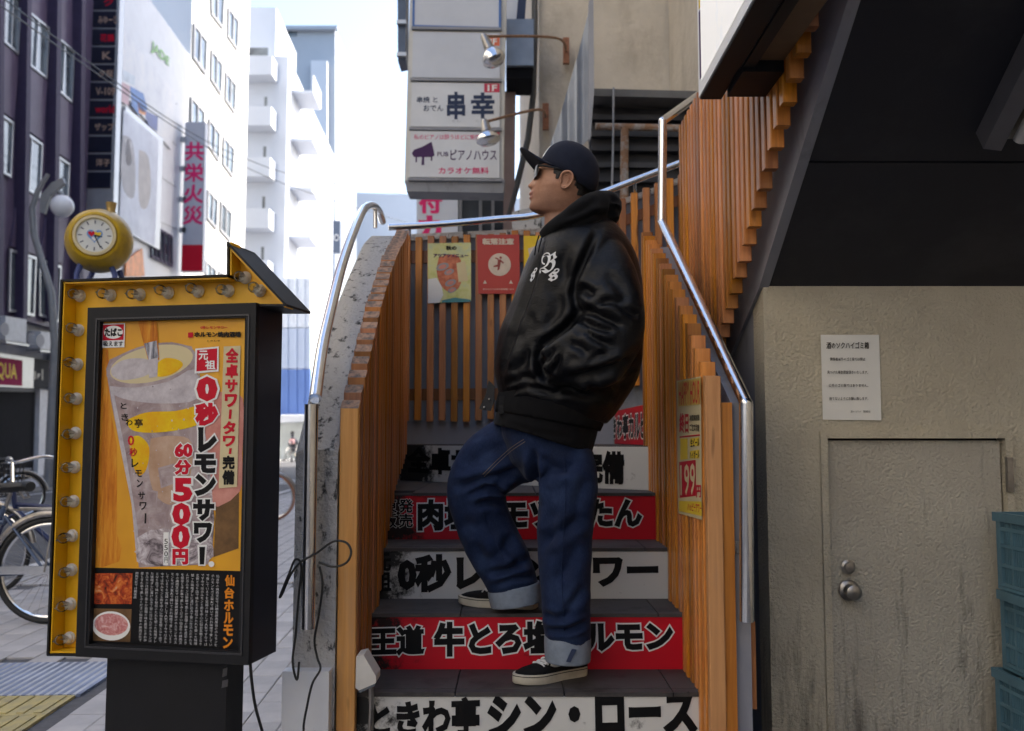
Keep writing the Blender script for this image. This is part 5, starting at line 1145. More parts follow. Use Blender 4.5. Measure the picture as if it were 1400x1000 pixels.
for a, r1, wv in ((R(155), Rr * .42, .010), (R(100), Rr * .22, .012)):
    t_ = Vector(drt * math.cos(a) - dup_ * math.sin(a)) * wv * .5
    MB().add([dpt(a, 0, .005) - t_, dpt(a, 0, .005) + t_, dpt(a, r1, .005) + t_ * .5, dpt(a, r1, .005) - t_ * .5], [(0, 1, 2, 3)]).build('clock_hand', M['ink'], dial)
MB().lathe([(0, .040), (.02, .032), (.05, .036), (.085, .042), (.09, .0)], cc + Vector((.05, .06, Rr * .97)), (0, 0, 1), 12).build('finial', mat('brass_finial', (.36, .24, .08), .4, .4, .2), ck, True)
for dx, dy in ((-.10, -.12), (.13, -.06), (.10, .16), (-.12, .14)):
    MB().tube([cc + Vector((dx * .9, dy, -Rr * .8)), cc + Vector((dx * 1.15, dy, -Rr * 1.1)), Vector((cc.x + dx * 1.15, cc.y + dy, cc.z - Rr * 1.5))], .022, 10).build('leg', blu, ck, True)
MB().tube([Vector((cc.x, cc.y, 0)), Vector((cc.x, cc.y, cc.z - Rr * 1.45))], .10, 16).build('column', blu, ck, True); MB().box((cc.x - .2, cc.y - .2, cc.z - Rr * 1.5), (cc.x + .2, cc.y + .2, cc.z - Rr * 1.42)).build('platform', blu, ck)
# ================================================================== bicycles
tyre_m = M['rubber']; rimm = M['chrome']
def bicycle(lab, x, y, rz, frame_col, tyre=None, basket=False):
    t = thing('bicycle', lab, 'bicycle', (x, y, 0), 'parked bicycles'); t.rotation_euler.z = rz; WM[t.name] = Matrix()
    fm = mat('bicycle_paint', frame_col, .35, .3, .05); Rw = .325
    for cx_ in (0, -1.06):
        c = Vector((cx_, 0, Rw)); ring = lambda r_: [c + Vector((r_ * math.cos(a), 0, r_ * math.sin(a))) for a in [2 * math.pi * k / 48 for k in range(49)]]
        wh = MB().lathe([(-.03, .02), (.03, .02)], c, (0, 1, 0), 12).build('wheel', M['steel'], t, True)
        MB().tube(ring(Rw - .018), .018, 10, False).build('tyre', tyre or tyre_m, wh, True); MB().tube(ring(Rw - .042), .010, 8, False).build('rim', rimm, wh, True)
        sp = MB()
        for k in range(28):
            a = 2 * math.pi * k / 28; b_ = a + (.35 if k % 2 else -.35); s_ = .022 if k % 4 < 2 else -.022
            sp.tube([c + Vector((.02 * math.cos(b_), s_, .02 * math.sin(b_))), c + Vector(((Rw - .045) * math.cos(a), 0, (Rw - .045) * math.sin(a)))], .0012, 4)
        sp.build('spokes', M['steel'], wh)
        fe = [c + Vector(((Rw + .02) * math.cos(a), 0, (Rw + .02) * math.sin(a))) for a in [R(10 + k * 8) for k in range(20)]]
        MB().tube(fe, .022, 8).build('mudguard', M['steel'], t, True)
    P_ = lambda x_, z_, y_=0: Vector((x_, y_, z_))
    fr_ = MB()
    for a, b_, r_ in ((P_(-.45, .29), P_(-.28, .72), .017), (P_(-.45, .29), P_(-.86, .62), .019), (P_(-.28, .62), P_(-.86, .66), .017), (P_(-.86, .58), P_(-.90, .82), .018)): fr_.tube([a, b_], r_, 10)
    for s_ in (-.055, .055): fr_.tube([P_(-.45, .29), P_(0, Rw, s_)], .010, 8); fr_.tube([P_(-.28, .66), P_(0, Rw, s_)], .009, 8); fr_.tube([P_(-.86, .6), P_(-1.0, .5, s_), P_(-1.06, Rw, s_)], .011, 8)
    fr_.build('frame', fm, t, True)
    MB().tube([P_(-.28, .70), P_(-.25, .80)], .013, 10).build('seat_post', M['steel'], t, True)
    sd = MB(); sec = [(-.40, .018, .84), (-.34, .026, .85), (-.27, .05, .855), (-.20, .085, .86), (-.15, .09, .865), (-.13, .07, .86)]
    vs = []
    for x_, hw, z_ in sec:
        for k in range(10):
            a = 2 * math.pi * k / 10; vs.append((x_, hw * math.cos(a), z_ - .02 + (.028 if math.sin(a) > 0 else .035) * math.sin(a)))
    sd.add(vs, [(i * 10 + k, i * 10 + (k + 1) % 10, (i + 1) * 10 + (k + 1) % 10, (i + 1) * 10 + k) for i in range(5) for k in range(10)] + [tuple(range(10)), tuple(50 + k for k in range(10))]).build('saddle', tyre_m, t, True)
    MB().tube([P_(-.18, .81, -.04), P_(-.15, .77, -.04), P_(-.15, .77, .04), P_(-.18, .81, .04)], .006, 6).build('saddle_spring', M['steel'], t)
    MB().tube(bez([P_(-.72, .98, -.28), P_(-.80, 1.0, -.2), P_(-.91, .96, -.06), P_(-.91, .96, .06), P_(-.80, 1.0, .2), P_(-.72, .98, .28)], 5), .012, 8).build('handlebar', rimm, t, True)
    MB().tube([P_(-.90, .8), P_(-.91, .96)], .013, 8).build('stem', rimm, t, True)
    MB().lathe([(-.012, .09), (.012, .09)], P_(-.45, .29, -.05), (0, 1, 0), 24).build('chainring', M['steel'], t, True)
    MB().tube([P_(-.45, .29, -.07), P_(-.40, .14, -.09), P_(-.40, .14, -.17)], .010, 8).build('crank', M['steel'], t, True)
    MB().box((-.46, -.065, .31), (.03, -.052, .36)).build('chain_guard', rimm, t)
    rk = MB(); rk.tube([P_(-.22, .70, -.06), P_(.12, .70, -.06), P_(.12, .70, .06), P_(-.22, .70, .06)], .006, 6); rk.tube([P_(.05, .70, -.06), P_(0, Rw, -.07)], .005, 6); rk.tube([P_(.05, .70, .06), P_(0, Rw, .07)], .005, 6); rk.build('rack', M['steel'], t)
    if basket:
        bk_ = MB()
        for k in range(9): bk_.tube([P_(-1.20 + k * .0, .72, -.16 + k * .04), P_(-1.25, .95, -.18 + k * .045)], .004, 5); bk_.tube([P_(-.95, .72, -.16 + k * .04), P_(-.93, .95, -.18 + k * .045)], .004, 5)
        for z_ in (.72, .80, .88, .95): bk_.tube([P_(-1.22, z_, -.17), P_(-.94, z_, -.17), P_(-.94, z_, .17), P_(-1.22, z_, .17), P_(-1.22, z_, -.17)], .005, 5)
        bk_.build('basket', M['rubber'], t)
    return t
bx = PY(70, 700, 5.85).x
bicycle('silver blue city bicycle parked beside the yellow arrow sign', bx, 5.85, R(3), (.07, .10, .17))
bicycle('dark blue bicycle parked behind the silver blue bicycle', bx + .12, 6.75, R(-6), (.02, .03, .09), basket=True)
bicycle('bicycle with tan tyres seen between the arrow sign and the white wall', PY(371, 700, 13.0).x, 13.0, R(4), (.3, .36, .36), mat('tan_tyre', (.30, .15, .10), .7, 0, .1))
bicycle('black bicycle standing at the kerb before the dark shop', PY(30, 640, 13.5).x, 13.5, R(35), (.02, .02, .025), basket=True)
# ================================================================== the man on the steps
man = thing('person', 'man in a black satin jacket, dark cap and jeans standing on the stairs looking left', 'person', tuple(PZ(755, 930, .368)))
YB = 3.12
def loft(secs, n=30, sub_=7, ex=2.25, caps=True):
    """secs: (px, py, half width px, depth Y, half depth m) along a limb, traced in the photo"""
    S = [Vector(s[:3]) for s in secs]; T = [Vector((s[3], s[4], 0)) for s in secs]
    A = bez(S, sub_); B = bez(T, sub_); mb = MB(); rings = []
    for i, (a, b_) in enumerate(zip(A, B)):
        p0, p1 = A[max(i - 1, 0)], A[min(i + 1, len(A) - 1)]
        t = Vector((p1.x - p0.x, p1.y - p0.y)).normalized(); pr_ = Vector((-t.y, t.x))
        Y = b_.x; c = PY(a.x, a.y, Y); e = PY(a.x + pr_.x * a.z, a.y + pr_.y * a.z, Y) - c
        r_ = []
        for k in range(n):
            th = 2 * math.pi * k / n; cc_, ss_ = math.cos(th), math.sin(th)
            f = (abs(cc_) ** ex + abs(ss_) ** ex) ** (-1 / ex)
            r_.append(c + e * (cc_ * f) + Vector((0, 1, 0)) * (ss_ * f * b_.y))
        rings += r_
    m_ = len(A)
    fs = [(i * n + k, i * n + (k + 1) % n, (i + 1) * n + (k + 1) % n, (i + 1) * n + k) for i in range(m_ - 1) for k in range(n)]
    if caps: fs += [tuple(range(n - 1, -1, -1)), tuple((m_ - 1) * n + k for k in range(n))]
    return mb.add(rings, fs)
AMP = 1.35; WID = 1.0
def fuse(name, lofts, vox, smooth_it, m, parent, creases=(), nz=(0, 1, (1, 1, 1)), seed=0):
    me = bpy.data.meshes.new('tmp'); vs = []; fs = []
    for l in lofts:
        k = len(vs); vs += l.v; fs += [tuple(i + k for i in f) for f in l.f]
    me.from_pydata(vs, [], fs)
    bm = bmesh.new(); bm.from_mesh(me); bmesh.ops.recalc_face_normals(bm, faces=bm.faces); bm.to_mesh(me); bm.free()
    o = bpy.data.objects.new('tmp', me); col.objects.link(o)
    r_ = o.modifiers.new('r', 'REMESH'); r_.mode = 'VOXEL'; r_.voxel_size = vox
    if smooth_it: s_ = o.modifiers.new('s', 'SMOOTH'); s_.factor = .5; s_.iterations = smooth_it
    out = bpy.data.meshes.new_from_object(o.evaluated_get(bpy.context.evaluated_depsgraph_get()))
    bpy.data.objects.remove(o); bpy.data.meshes.remove(me)
    n = len(out.vertices); co = np.empty(n * 3); out.vertices.foreach_get('co', co); co = co.reshape(-1, 3)
    no = np.empty(n * 3); out.vertices.foreach_get('normal', no); no = no.reshape(-1, 3)
    v = co - np.array(CAM); cy = v[:, 1] * CP + v[:, 2] * SP; px = 700 + F * v[:, 0] / cy; py = 500 - F * (-v[:, 1] * SP + v[:, 2] * CP) / cy
    face = np.clip((-no[:, 1] + .25) / .7, 0, 1)
    d = np.zeros(n)
    for cr in creases:
        pts, wd, amp = cr
        best = np.full(n, 1e9); tt = np.zeros(n); L = len(pts) - 1
        for i in range(L):
            (x0, y0), (x1, y1) = pts[i], pts[i + 1]; ex_, ey_ = x1 - x0, y1 - y0; l2 = ex_ * ex_ + ey_ * ey_
            t = np.clip(((px - x0) * ex_ + (py - y0) * ey_) / l2, 0, 1); dx, dy = px - x0 - t * ex_, py - y0 - t * ey_
            sg_ = np.sign(ex_ * dy - ey_ * dx); dd = np.hypot(dx, dy)
            up_ = dd < best; best = np.where(up_, dd, best); tt = np.where(up_, (i + t) / L, tt); sgn = np.where(up_, sg_, sgn) if i else sg_
        tap = np.clip(np.sin(np.pi * np.clip(tt, .02, .98)) * 1.6, 0, 1)
        u = best / (wd * WID)
        d += amp * AMP * tap * face * (-np.exp(-u * u) + .55 * np.exp(-((u - 1.9) / 1.1) ** 2))
    if nz[0]:
        for i in range(n):
            p = Vector(co[i]); q = Vector((p.x * nz[2][0] + seed, p.y * nz[2][1], p.z * nz[2][2])) * nz[1]
            d[i] += nz[0] * (noise.noise(q) + .5 * noise.noise(q * 2.3))
    co += no * d[:, None]; out.vertices.foreach_set('co', co.ravel()); out.update()
    return link(name, out, m, parent, True)
# --- materials
m, nt, b = newmat('black_satin'); v = coords(nt, rnd=False)
b.inputs['Base Color'].default_value = (.0032, .0035, .005, 1); b.inputs['Roughness'].default_value = .42; b.inputs['Sheen Weight'].default_value = .02; b.inputs['Sheen Roughness'].default_value = .35; b.inputs['Specular IOR Level'].default_value = .22
w1 = noise_tex(nt, coords(nt, (30, 30, 75), rnd=False, rot=(0, .7, 0)), 1.0, 5, .6, 1.6)
bump(nt, b, w1, .38, .006); M['satin'] = m
m, nt, b = newmat('black_rib_knit'); tc = N(nt, 'TexCoord'); wv = N(nt, 'TexWave'); wv.inputs['Scale'].default_value = 95; wv.bands_direction = 'X'; nt.links.new(tc.outputs['Object'], wv.inputs[0])
b.inputs['Base Color'].default_value = (.006, .006, .007, 1); b.inputs['Roughness'].default_value = .9; b.inputs['Specular IOR Level'].default_value = .15; bump(nt, b, wv.outputs[0], .35, .002); M['rib'] = m
M['fleece'] = mat('black_fleece', (.005, .005, .006), .95, 0, .15, 30, .3, 300, .002, 0, .15, .05)
m, nt, b = newmat('indigo_denim'); v = coords(nt, rnd=False)
c = ramp(nt, noise_tex(nt, v, 7, 6, .65), [(.3, (.0035, .008, .028)), (.52, (.006, .015, .052)), (.74, (.022, .042, .100))])
tw = noise_tex(nt, coords(nt, (500, 500, 90), rnd=False, rot=(0, .6, 0)), 1.0, 2); c = mixc(nt, ramp(nt, tw, [(.45, (0, 0, 0)), (.75, (.22, .22, .22))]), c, (.055, .085, .16))
nt.links.new(c, b.inputs['Base Color']); b.inputs['Roughness'].default_value = .85; b.inputs['Specular IOR Level'].default_value = .2; b.inputs['Sheen Weight'].default_value = .04; bump(nt, b, tw, .2, .001); M['denim'] = m
M['denim_in'] = mat('pale_denim_inside', (.20, .24, .30), .9, 0, .12, 60, .2, 400, .001)
m, nt, b = newmat('skin'); v = coords(nt, rnd=False)
sk_ = ramp(nt, noise_tex(nt, v, 38, 6, .7), [(.3, (.35, .165, .098)), (.55, (.43, .215, .13)), (.75, (.50, .26, .165))])
sz = N(nt, 'SeparateXYZ'); nt.links.new(N(nt, 'TexCoord').outputs['Object'], sz.inputs[0]); zr = N(nt, 'MapRange'); zr.inputs[1].default_value = PY(730, 258, 3.1).z; zr.inputs[2].default_value = PY(730, 282, 3.1).z; nt.links.new(sz.outputs[2], zr.inputs[0])
sb_ = N(nt, 'Math', operation='MULTIPLY'); nt.links.new(zr.outputs[0], sb_.inputs[0]); nt.links.new(ramp(nt, noise_tex(nt, v, 700, 2), [(.35, (.15, .15, .15)), (.6, (.75, .75, .75))]), sb_.inputs[1])
nt.links.new(mixc(nt, sb_.outputs[0], sk_, (.17, .09, .065)), b.inputs['Base Color'])   # unshaven jaw; b.inputs['Roughness'].default_value = .5; b.inputs['Subsurface Weight'].default_value = .12; b.inputs['Subsurface Radius'].default_value = (.01, .004, .002); b.inputs['Subsurface Scale'].default_value = .4
bump(nt, b, noise_tex(nt, v, 420, 3), .12, .0008); M['skin'] = m
M['hair'] = mat('black_hair', (.012, .010, .009), .6, 0, .3, 120, .5, 350, .002)
M['capcloth'] = mat('navy_wool_cap', (.008, .011, .024), .85, 0, .15, 40, .2, 350, .0015, 0, .2, .06)
# --- head, neck and chest stub: one continuous surface, profile rows traced in the photo
YH = 3.10
rows = [  # y, base front x, back x, half width m, centre bump px, bump sigma m
 (203, 772, 783, .014, 0, .02), (205, 765, 790, .034, 0, .02), (209, 757, 798, .052, 0, .02), (215, 748, 805, .064, 0, .02), (222, 744, 811, .070, 0, .02), (229, 737, 814, .076, 1, .03), (235, 733, 816.5, .076, 1.6, .03),
 (239, 733.5, 816.5, .0755, 1.6, .011), (242, 733.2, 816, .0755, 2.6, .010), (246, 732.2, 815.5, .075, 4.4, .0095), (250, 731.2, 814.5, .0745, 6.8, .011), (253, 730.4, 813.5, .074, 9.4, .0135), (255, 730, 813, .0735, 9.2, .0155), (257, 729.6, 812, .073, 7.2, .016), (259, 729.2, 811, .0725, 3.4, .013),
 (262, 728.8, 809, .0695, 3.2, .017), (265, 728.4, 807, .0675, 5.8, .020), (267.2, 728.2, 806, .066, 4.4, .019), (268.3, 728.1, 805, .065, 2.6, .019), (270.5, 728, 804, .0635, 4.8, .018), (273, 727.8, 803, .0615, 3.4, .018), (276, 727.6, 802, .059, 1.8, .02),
 (280, 727, 801, .0555, 3.2, .024), (284, 727.2, 800.5, .051, 4.2, .026), (288, 729.5, 800, .0465, 4.0, .028), (291, 734.5, 800, .044, 2.6, .03), (292.6, 740, 800, .0405, .6, .03), (294.2, 744, 800, .0385, 0, .03), (299, 745, 801, .0385, .5, .012), (306, 745, 803, .041, 1.0, .012), (314, 744.5, 807, .050, .3, .02), (324, 742, 822, .085, 0, .02), (336, 738, 840, .13, 0, .02), (350, 735, 852, .16, 0, .02)]
NH = 56; vs = []
for (y, f0, bk_, hw, bu, sg_) in rows:
    cx_ = (f0 + bk_) / 2; A_ = (bk_ - f0) / 2
    for k in range(NH):
        ph = 2 * math.pi * k / NH; c_, s_ = math.cos(ph), math.sin(ph); e_ = 2.35
        ff = (abs(c_) ** e_ + abs(s_) ** e_) ** (-1 / e_)
        lat = hw * s_ * ff; x_ = cx_ - A_ * c_ * ff
        if c_ > 0:
            x_ -= bu * math.exp(-(lat / sg_) ** 2)
            if 236 < y < 250: x_ += 2.2 * math.exp(-((abs(lat) - .032) / .014) ** 2) * math.exp(-((y - 242) / 4.5) ** 2)   # eye sockets
            if 246 < y < 262: x_ -= .9 * math.exp(-((abs(lat) - .045) / .018) ** 2) * math.exp(-((y - 252) / 6) ** 2)        # cheek bones
        vs.append(PY(x_, y, YH) + Vector((0, lat, 0)))
fs = [(i * NH + k, i * NH + (k + 1) % NH, (i + 1) * NH + (k + 1) % NH, (i + 1) * NH + k) for i in range(len(rows) - 1) for k in range(NH)] + [tuple(range(NH - 1, -1, -1)), tuple((len(rows) - 1) * NH + k for k in range(NH))]
hb_ = MB().add(vs, fs)
def ear(sgn):
    # helix rim plus bowl plus lobe
    Yc = YH + sgn * .074
    E = lambda x, y, o: PY(772 + (x - 772) * .86, 255 + (y - 255) * .88, YH) + Vector((0, sgn * (.0725 + o * .8), 0))
    rim_ = [E(764, 260, .004), E(764, 252, .008), E(766, 246, .014), E(771, 243.2, .019), E(777, 243.6, .021), (E(781.5, 248, .021)), E(782, 255, .018), E(779, 261, .014), E(774.5, 265.5, .010), E(769, 267.5, .007), E(765, 265, .004)]
    hb_.tube(bez(rim_, 4), [.0035] * 4 + [.0042] * (len(bez(rim_, 4)) - 4), 8)
    vs_ = [E(772, 255, .006)] + [Vector(p) - Vector((0, sgn * .002, 0)) for p in bez(rim_, 4)]
    hb_.add(vs_, [(0, i, i + 1) for i in range(1, len(vs_) - 1)] + [(0, len(vs_) - 1, 1)])
    hb_.tube(bez([E(769, 247.5, .013), E(774, 248.5, .014), E(776.5, 254, .013), E(773, 260, .011)], 4), .0024, 6)
    hb_.lathe([(-.006, 0), (-.004, .0045), (0, .006), (.004, .0045), (.006, 0)], E(769.5, 265.5, .007), (0, 1, 0), 10)
    hb_.lathe([(-.004, 0), (-.002, .003), (.002, .003), (.004, 0)], E(765.5, 256.5, .008), (0, 1, 0), 8)
ear(-1); ear(1)
me = bpy.data.meshes.new('body'); me.from_pydata(hb_.v, [], hb_.f)
bm = bmesh.new(); bm.from_mesh(me); bmesh.ops.recalc_face_normals(bm, faces=bm.faces); bm.to_mesh(me); bm.free()
body_ = link('body', me, M['skin'], man, True); sbm = body_.modifiers.new('sub', 'SUBSURF'); sbm.levels = 1; sbm.render_levels = 1
# hair: rows of the same head, lifted
def head_patch(name, m, test, lift, parent):
    V = []; Fc = []; ix = {}
    for i in range(len(rows) - 1):
        for k in range(NH):
            ids = (i * NH + k, i * NH + (k + 1) % NH, (i + 1) * NH + (k + 1) % NH, (i + 1) * NH + k)
            c = sum((Vector(hb_.v[q]) for q in ids), Vector()) / 4; x_, y_ = proj(Vector((c.x, YH, c.z)))
            if test(x_, y_, c.y - YH):
                f = []
                for q in ids:
                    if q not in ix:
                        r0 = rows[q // NH]; ax_ = PY((r0[1] + r0[2]) / 2, r0[0], YH); p = Vector(hb_.v[q]); n_ = (p - ax_).normalized(); ix[q] = len(V); V.append(tuple(p + n_ * lift))
                    f.append(ix[q])
                Fc.append(tuple(f))
    mb = MB().add(V, Fc); o = mb.build(name, m, parent); o.data.polygons.foreach_set('use_smooth', [True] * len(o.data.polygons))
    ss_ = o.modifiers.new('sub', 'SUBSURF'); ss_.levels = 2; ss_.render_levels = 2
    so_ = o.modifiers.new('solid', 'SOLIDIFY'); so_.thickness = .004; so_.offset = -1; return o
head_patch('hair', M['hair'], lambda x, y, l: y < 275 and ((x > 757.5 and y < 253 and x < 764) or (x > 763 and y < 245) or (x > 783 and y < 272 and not (x < 788 and y > 262))), .0022, man)
# eyebrows and lips
lipm = mat('lips', (.34, .15, .11), .5, 0, .1, 60)
head_patch('lips', lipm, lambda x, y, l: 263 < y < 272.5 and abs(l) < .022 and x < 731, .0006, man)
# --- cap
nb_ = Vector((.437, -.90)); fb_ = Vector((-.90, -.437)); cb_ = (776, 243.5); k_ = 3.1 / F
def CAPP(fw_, up_, lat): # metres in the cap's own frame
    x = cb_[0] + (fb_.x * fw_ + nb_.x * up_) / k_; y = cb_[1] + (fb_.y * fw_ + nb_.y * up_) / k_
    return PY(x, y, YH) + Vector((0, lat, 0))
ax_, bx_, H_ = .1015, .086, .114
vs = []; NR, NC = 14, 48
for i in range(NR + 1):
    t = i / NR; h = H_ * (math.sin(t * math.pi / 2)) if i else -.006
    r_ = max(.02, (1 - (max(h, 0) / H_) ** 2.5)) ** (1 / 2.2) if i < NR else .02
    for k in range(NC):
        a = 2 * math.pi * k / NC
        vs.append(CAPP(ax_ * r_ * math.cos(a) + .010 * (h / H_), h - (.012 if math.cos(a) < -.3 and i == 0 else 0), bx_ * r_ * math.sin(a)))
fs = [(i * NC + k, i * NC + (k + 1) % NC, (i + 1) * NC + (k + 1) % NC, (i + 1) * NC + k) for i in range(NR) for k in range(NC)] + [tuple(NR * NC + k for k in range(NC))]
cap = MB().add(vs, fs).build('cap', M['capcloth'], man); cap.data.polygons.foreach_set('use_smooth', [True] * len(cap.data.polygons))
sm_ = cap.modifiers.new('s', 'SOLIDIFY'); sm_.thickness = .003; sm_.offset = 0
vs = []; nu, nv = 16, 8
for j in range(nv + 1):
    for i in range(nu + 1):
        u = -1 + 2 * i / nu; v_ = j / nv; a = u * R(62)
        bx0, by0 = ax_ * 1.0 * math.cos(a), bx_ * math.sin(a)
        L = .084 * math.sqrt(max(0, 1 - .62 * u * u))
        vs.append(CAPP(bx0 + L * v_ * .98, .004 + L * v_ * .17 - .024 * u * u * (.35 + .65 * v_) , by0 * (1 + .10 * v_)))
fs = [(j * (nu + 1) + i, j * (nu + 1) + i + 1, (j + 1) * (nu + 1) + i + 1, (j + 1) * (nu + 1) + i) for j in range(nv) for i in range(nu)]
brim = MB().add(vs, fs).build('brim', M['capcloth'], cap); brim.data.polygons.foreach_set('use_smooth', [True] * len(brim.data.polygons))
sm_ = brim.modifiers.new('s', 'SOLIDIFY'); sm_.thickness = .004; sm_.offset = 0
lg = []
for j in range(5):
    for i in range(7):
        a = R(-20 + 40 * i / 6); h = .022 + .045 * j / 4; r_ = (1 - (h / H_) ** 2.5) ** (1 / 2.2)
        lg.append(CAPP((ax_ * r_) * math.cos(a) + .010 * h / H_ + .003, h, bx_ * r_ * math.sin(a)))
MB().add(lg, [(j * 7 + i, j * 7 + i + 1, (j + 1) * 7 + i + 1, (j + 1) * 7 + i) for j in range(4) for i in range(6)]).build('emblem', M['paper_white'], cap)
btn = CAPP(.010, H_ + .001, 0); MB().lathe([(-.002, .007), (.002, .006), (.004, 0)], btn, CAPP(0, 1, 0) - CAPP(0, 0, 0), 12).build('button', M['capcloth'], cap, True)
# --- sunglasses
sgm = mat('black_acetate', (.008, .007, .006), .3, 0, 0, spec=.35)
G = lambda x, y, lat: PY(x, y, YH) + Vector((0, lat, 0))
gl_ = thing('x', 'x', 'x'); bpy.data.objects.remove(gl_)
fr_ = MB()
for sn in (-1, 1):
    q = [(731.5, 231.8), (733.2, 232), (732.6, 240), (730.4, 247.5), (729.4, 247.5), (729.8, 238)]
    lat0, lat1 = sn * .008, sn * .066
    ring = [G(x, y, lat0) for x, y in q]; ring2 = [G(x + 3.2, y + .3, lat1) for x, y in q]
    mid = [G(x + .6, y, (lat0 + lat1) / 2) for x, y in q]
    n_ = len(q); fr_.add(ring + mid + ring2, [(i, (i + 1) % n_, n_ + (i + 1) % n_, n_ + i) for i in range(n_)] + [(n_ + i, n_ + (i + 1) % n_, 2 * n_ + (i + 1) % n_, 2 * n_ + i) for i in range(n_)] + [tuple(range(n_)), tuple(2 * n_ + i for i in range(n_))])
    fr_.tube([G(735, 234.5, sn * .067), G(742, 235.4, sn * .0745), G(756, 238.6, sn * .080), G(766, 241.5, sn * .081), G(772, 246, sn * .079)], [.0042, .0036, .0030, .0026, .002], 8)
fr_.tube([G(731, 235, -.009), G(729.8, 234, 0), G(731, 235, .009)], .0022, 6)
fr_.build('sunglasses', sgm, man, True, 50)
# --- jacket
torso = loft([(757, 566, 73, YB, .19), (761, 547, 84, YB, .207), (768, 515, 95, YB, .218), (778, 480, 99, YB, .225), (787, 440, 93, YB, .23), (793, 400, 86, YB, .23), (797, 362, 76, YB, .235), (799, 335, 63, YB, .215), (800, 315, 47, YB, .165), (800, 303, 30, YB, .10)], 40)
slv = loft([(806, 335, 30, 3.00, .065), (822, 360, 39, 2.935, .078), (835, 405, 42, 2.895, .086), (838, 447, 43, 2.875, .09), (823, 478, 45, 2.868, .088), (792, 490, 41, 2.875, .082), (764, 495, 33, 2.89, .072), (745, 497, 25, 2.905, .058)], 28)
slv2 = loft([(806, 335, 30, 3.24, .065), (818, 365, 38, 3.305, .078), (826, 410, 40, 3.345, .086), (824, 450, 40, 3.365, .09), (806, 478, 42, 3.37, .088), (774, 488, 38, 3.36, .08), (746, 490, 30, 3.345, .07), (728, 490, 22, 3.33, .056)], 28)
cj = [([(818, 312), (806, 340), (790, 375), (784, 402), (788, 424)], 5, .011), ([(788, 424), (812, 428), (838, 440), (852, 446)], 6, .015), ([(792, 437), (815, 448), (846, 455)], 5, .012), ([(800, 452), (812, 462), (836, 474)], 4, .009),
      ([(788, 400), (800, 396), (815, 405)], 5, .010), ([(846, 420), (866, 430), (874, 434)], 6, .008), ([(826, 372), (846, 392), (858, 420)], 8, .007), ([(812, 420), (832, 412), (852, 416)], 5, .009),
      ([(736, 478), (756, 462), (776, 447), (793, 428)], 6, .016), ([(740, 500), (752, 488), (760, 476)], 4, .010), ([(756, 512), (764, 498), (766, 482)], 4, .009), ([(770, 520), (800, 514), (850, 500), (864, 488)], 7, .018), ([(742, 470), (736, 490), (742, 512), (756, 522)], 5, .016), ([(778, 470), (792, 474), (806, 486)], 5, .008), ([(800, 500), (818, 488), (832, 484)], 5, .006),
      ([(744, 335), (724, 400), (702, 460), (686, 516)], 4, .007), ([(756, 330), (740, 400), (714, 470), (694, 520)], 9, -.005), ([(690, 528), (714, 516), (740, 520)], 5, .009), ([(692, 538), (720, 528), (760, 538)], 4, .008), ([(700, 512), (715, 500), (726, 478)], 6, .008), ([(760, 526), (790, 536), (820, 544)], 6, .008), ([(800, 520), (820, 535), (845, 545)], 6, .008), ([(766, 400), (762, 430), (745, 455)], 8, .007), ([(780, 330), (770, 360), (776, 395)], 8, .006), ([(752, 540), (778, 533), (800, 520)], 5, .006), ([(872, 470), (860, 505), (845, 540)], 8, .006), ([(706, 470), (722, 450), (730, 425)], 8, .006)]
jacket = fuse('jacket', [torso, slv, slv2], .0075, 3, M['satin'], man, cj, (.0032, 9, (1, 1, .8)), 3)
seam = mat('black_zip_tape', (.008, .008, .009), .6, 0, 0)
rib = fuse('rib_hem', [loft([(757, 548, 74, YB, .20), (752, 562, 75, YB, .203), (749, 577, 73, YB, .199)], 40, 8)], .006, 1, M['rib'], man)
hoodie_hem = fuse('hoodie_hem', [loft([(752, 560, 69, YB, .188), (747, 580, 70, YB, .191), (741, 600, 70, YB, .189)], 40, 8)], .006, 1, M['fleece'], man, [([(690, 580), (730, 592), (790, 600)], 5, .004)])
# open placket flaps below the zip
flp = [(668, 520), (664, 540), (655, 559), (661, 561), (671, 562), (676, 548), (676, 528)]
MB().extrude([PY(a, b_, YB - .05) for a, b_ in flp], (0, .012, 0)).build('placket', seam, jacket)
MB().extrude([PY(a, b_, YB - .10) for a, b_ in [(683, 542), (690, 541), (693, 556), (690, 566), (681, 566)]], (0, -.02, 0)).build('placket', M['satin'], jacket)
for a, b_ in ((669, 546), (662, 557)): MB().lathe([(0, .004), (.003, .003), (.004, 0)], PY(a, b_, YB - .051), (0, -1, 0), 10).build('snap', M['steel'], jacket)
# hood
hood = fuse('hood', [loft([(741, 325, 8, 3.03, .02), (757, 315, 13, 2.985, .035), (782, 303, 18, 2.965, .05), (808, 288, 22, 2.985, .07), (828, 284, 21, 3.06, .09), (830, 286, 19, 3.14, .08)], 24),
                     loft([(741, 325, 8, 3.15, .02), (757, 315, 13, 3.215, .035), (782, 303, 18, 3.235, .05), (808, 288, 22, 3.215, .07), (828, 284, 21, 3.14, .09), (830, 286, 19, 3.06, .08)], 24),
                     loft([(812, 272, 12, 3.1, .07), (825, 290, 19, 3.1, .10), (832, 308, 15, 3.1, .09)], 24)], .006, 4, M['fleece'], man,
            [([(752, 322), (780, 308), (812, 294), (840, 292)], 4, .006), ([(770, 300), (800, 286), (818, 270)], 5, .005)], (.002, 14, (1, 1, 1)), 9)
for dx, y1 in ((0, 349), (5, 345)): MB().tube(bez([PY(737 + dx, 322, 2.99), PY(733 + dx, 335, 2.975), PY(731 + dx, y1, 2.965)], 5), .0022, 6).build('drawstring', M['fleece'], hood)
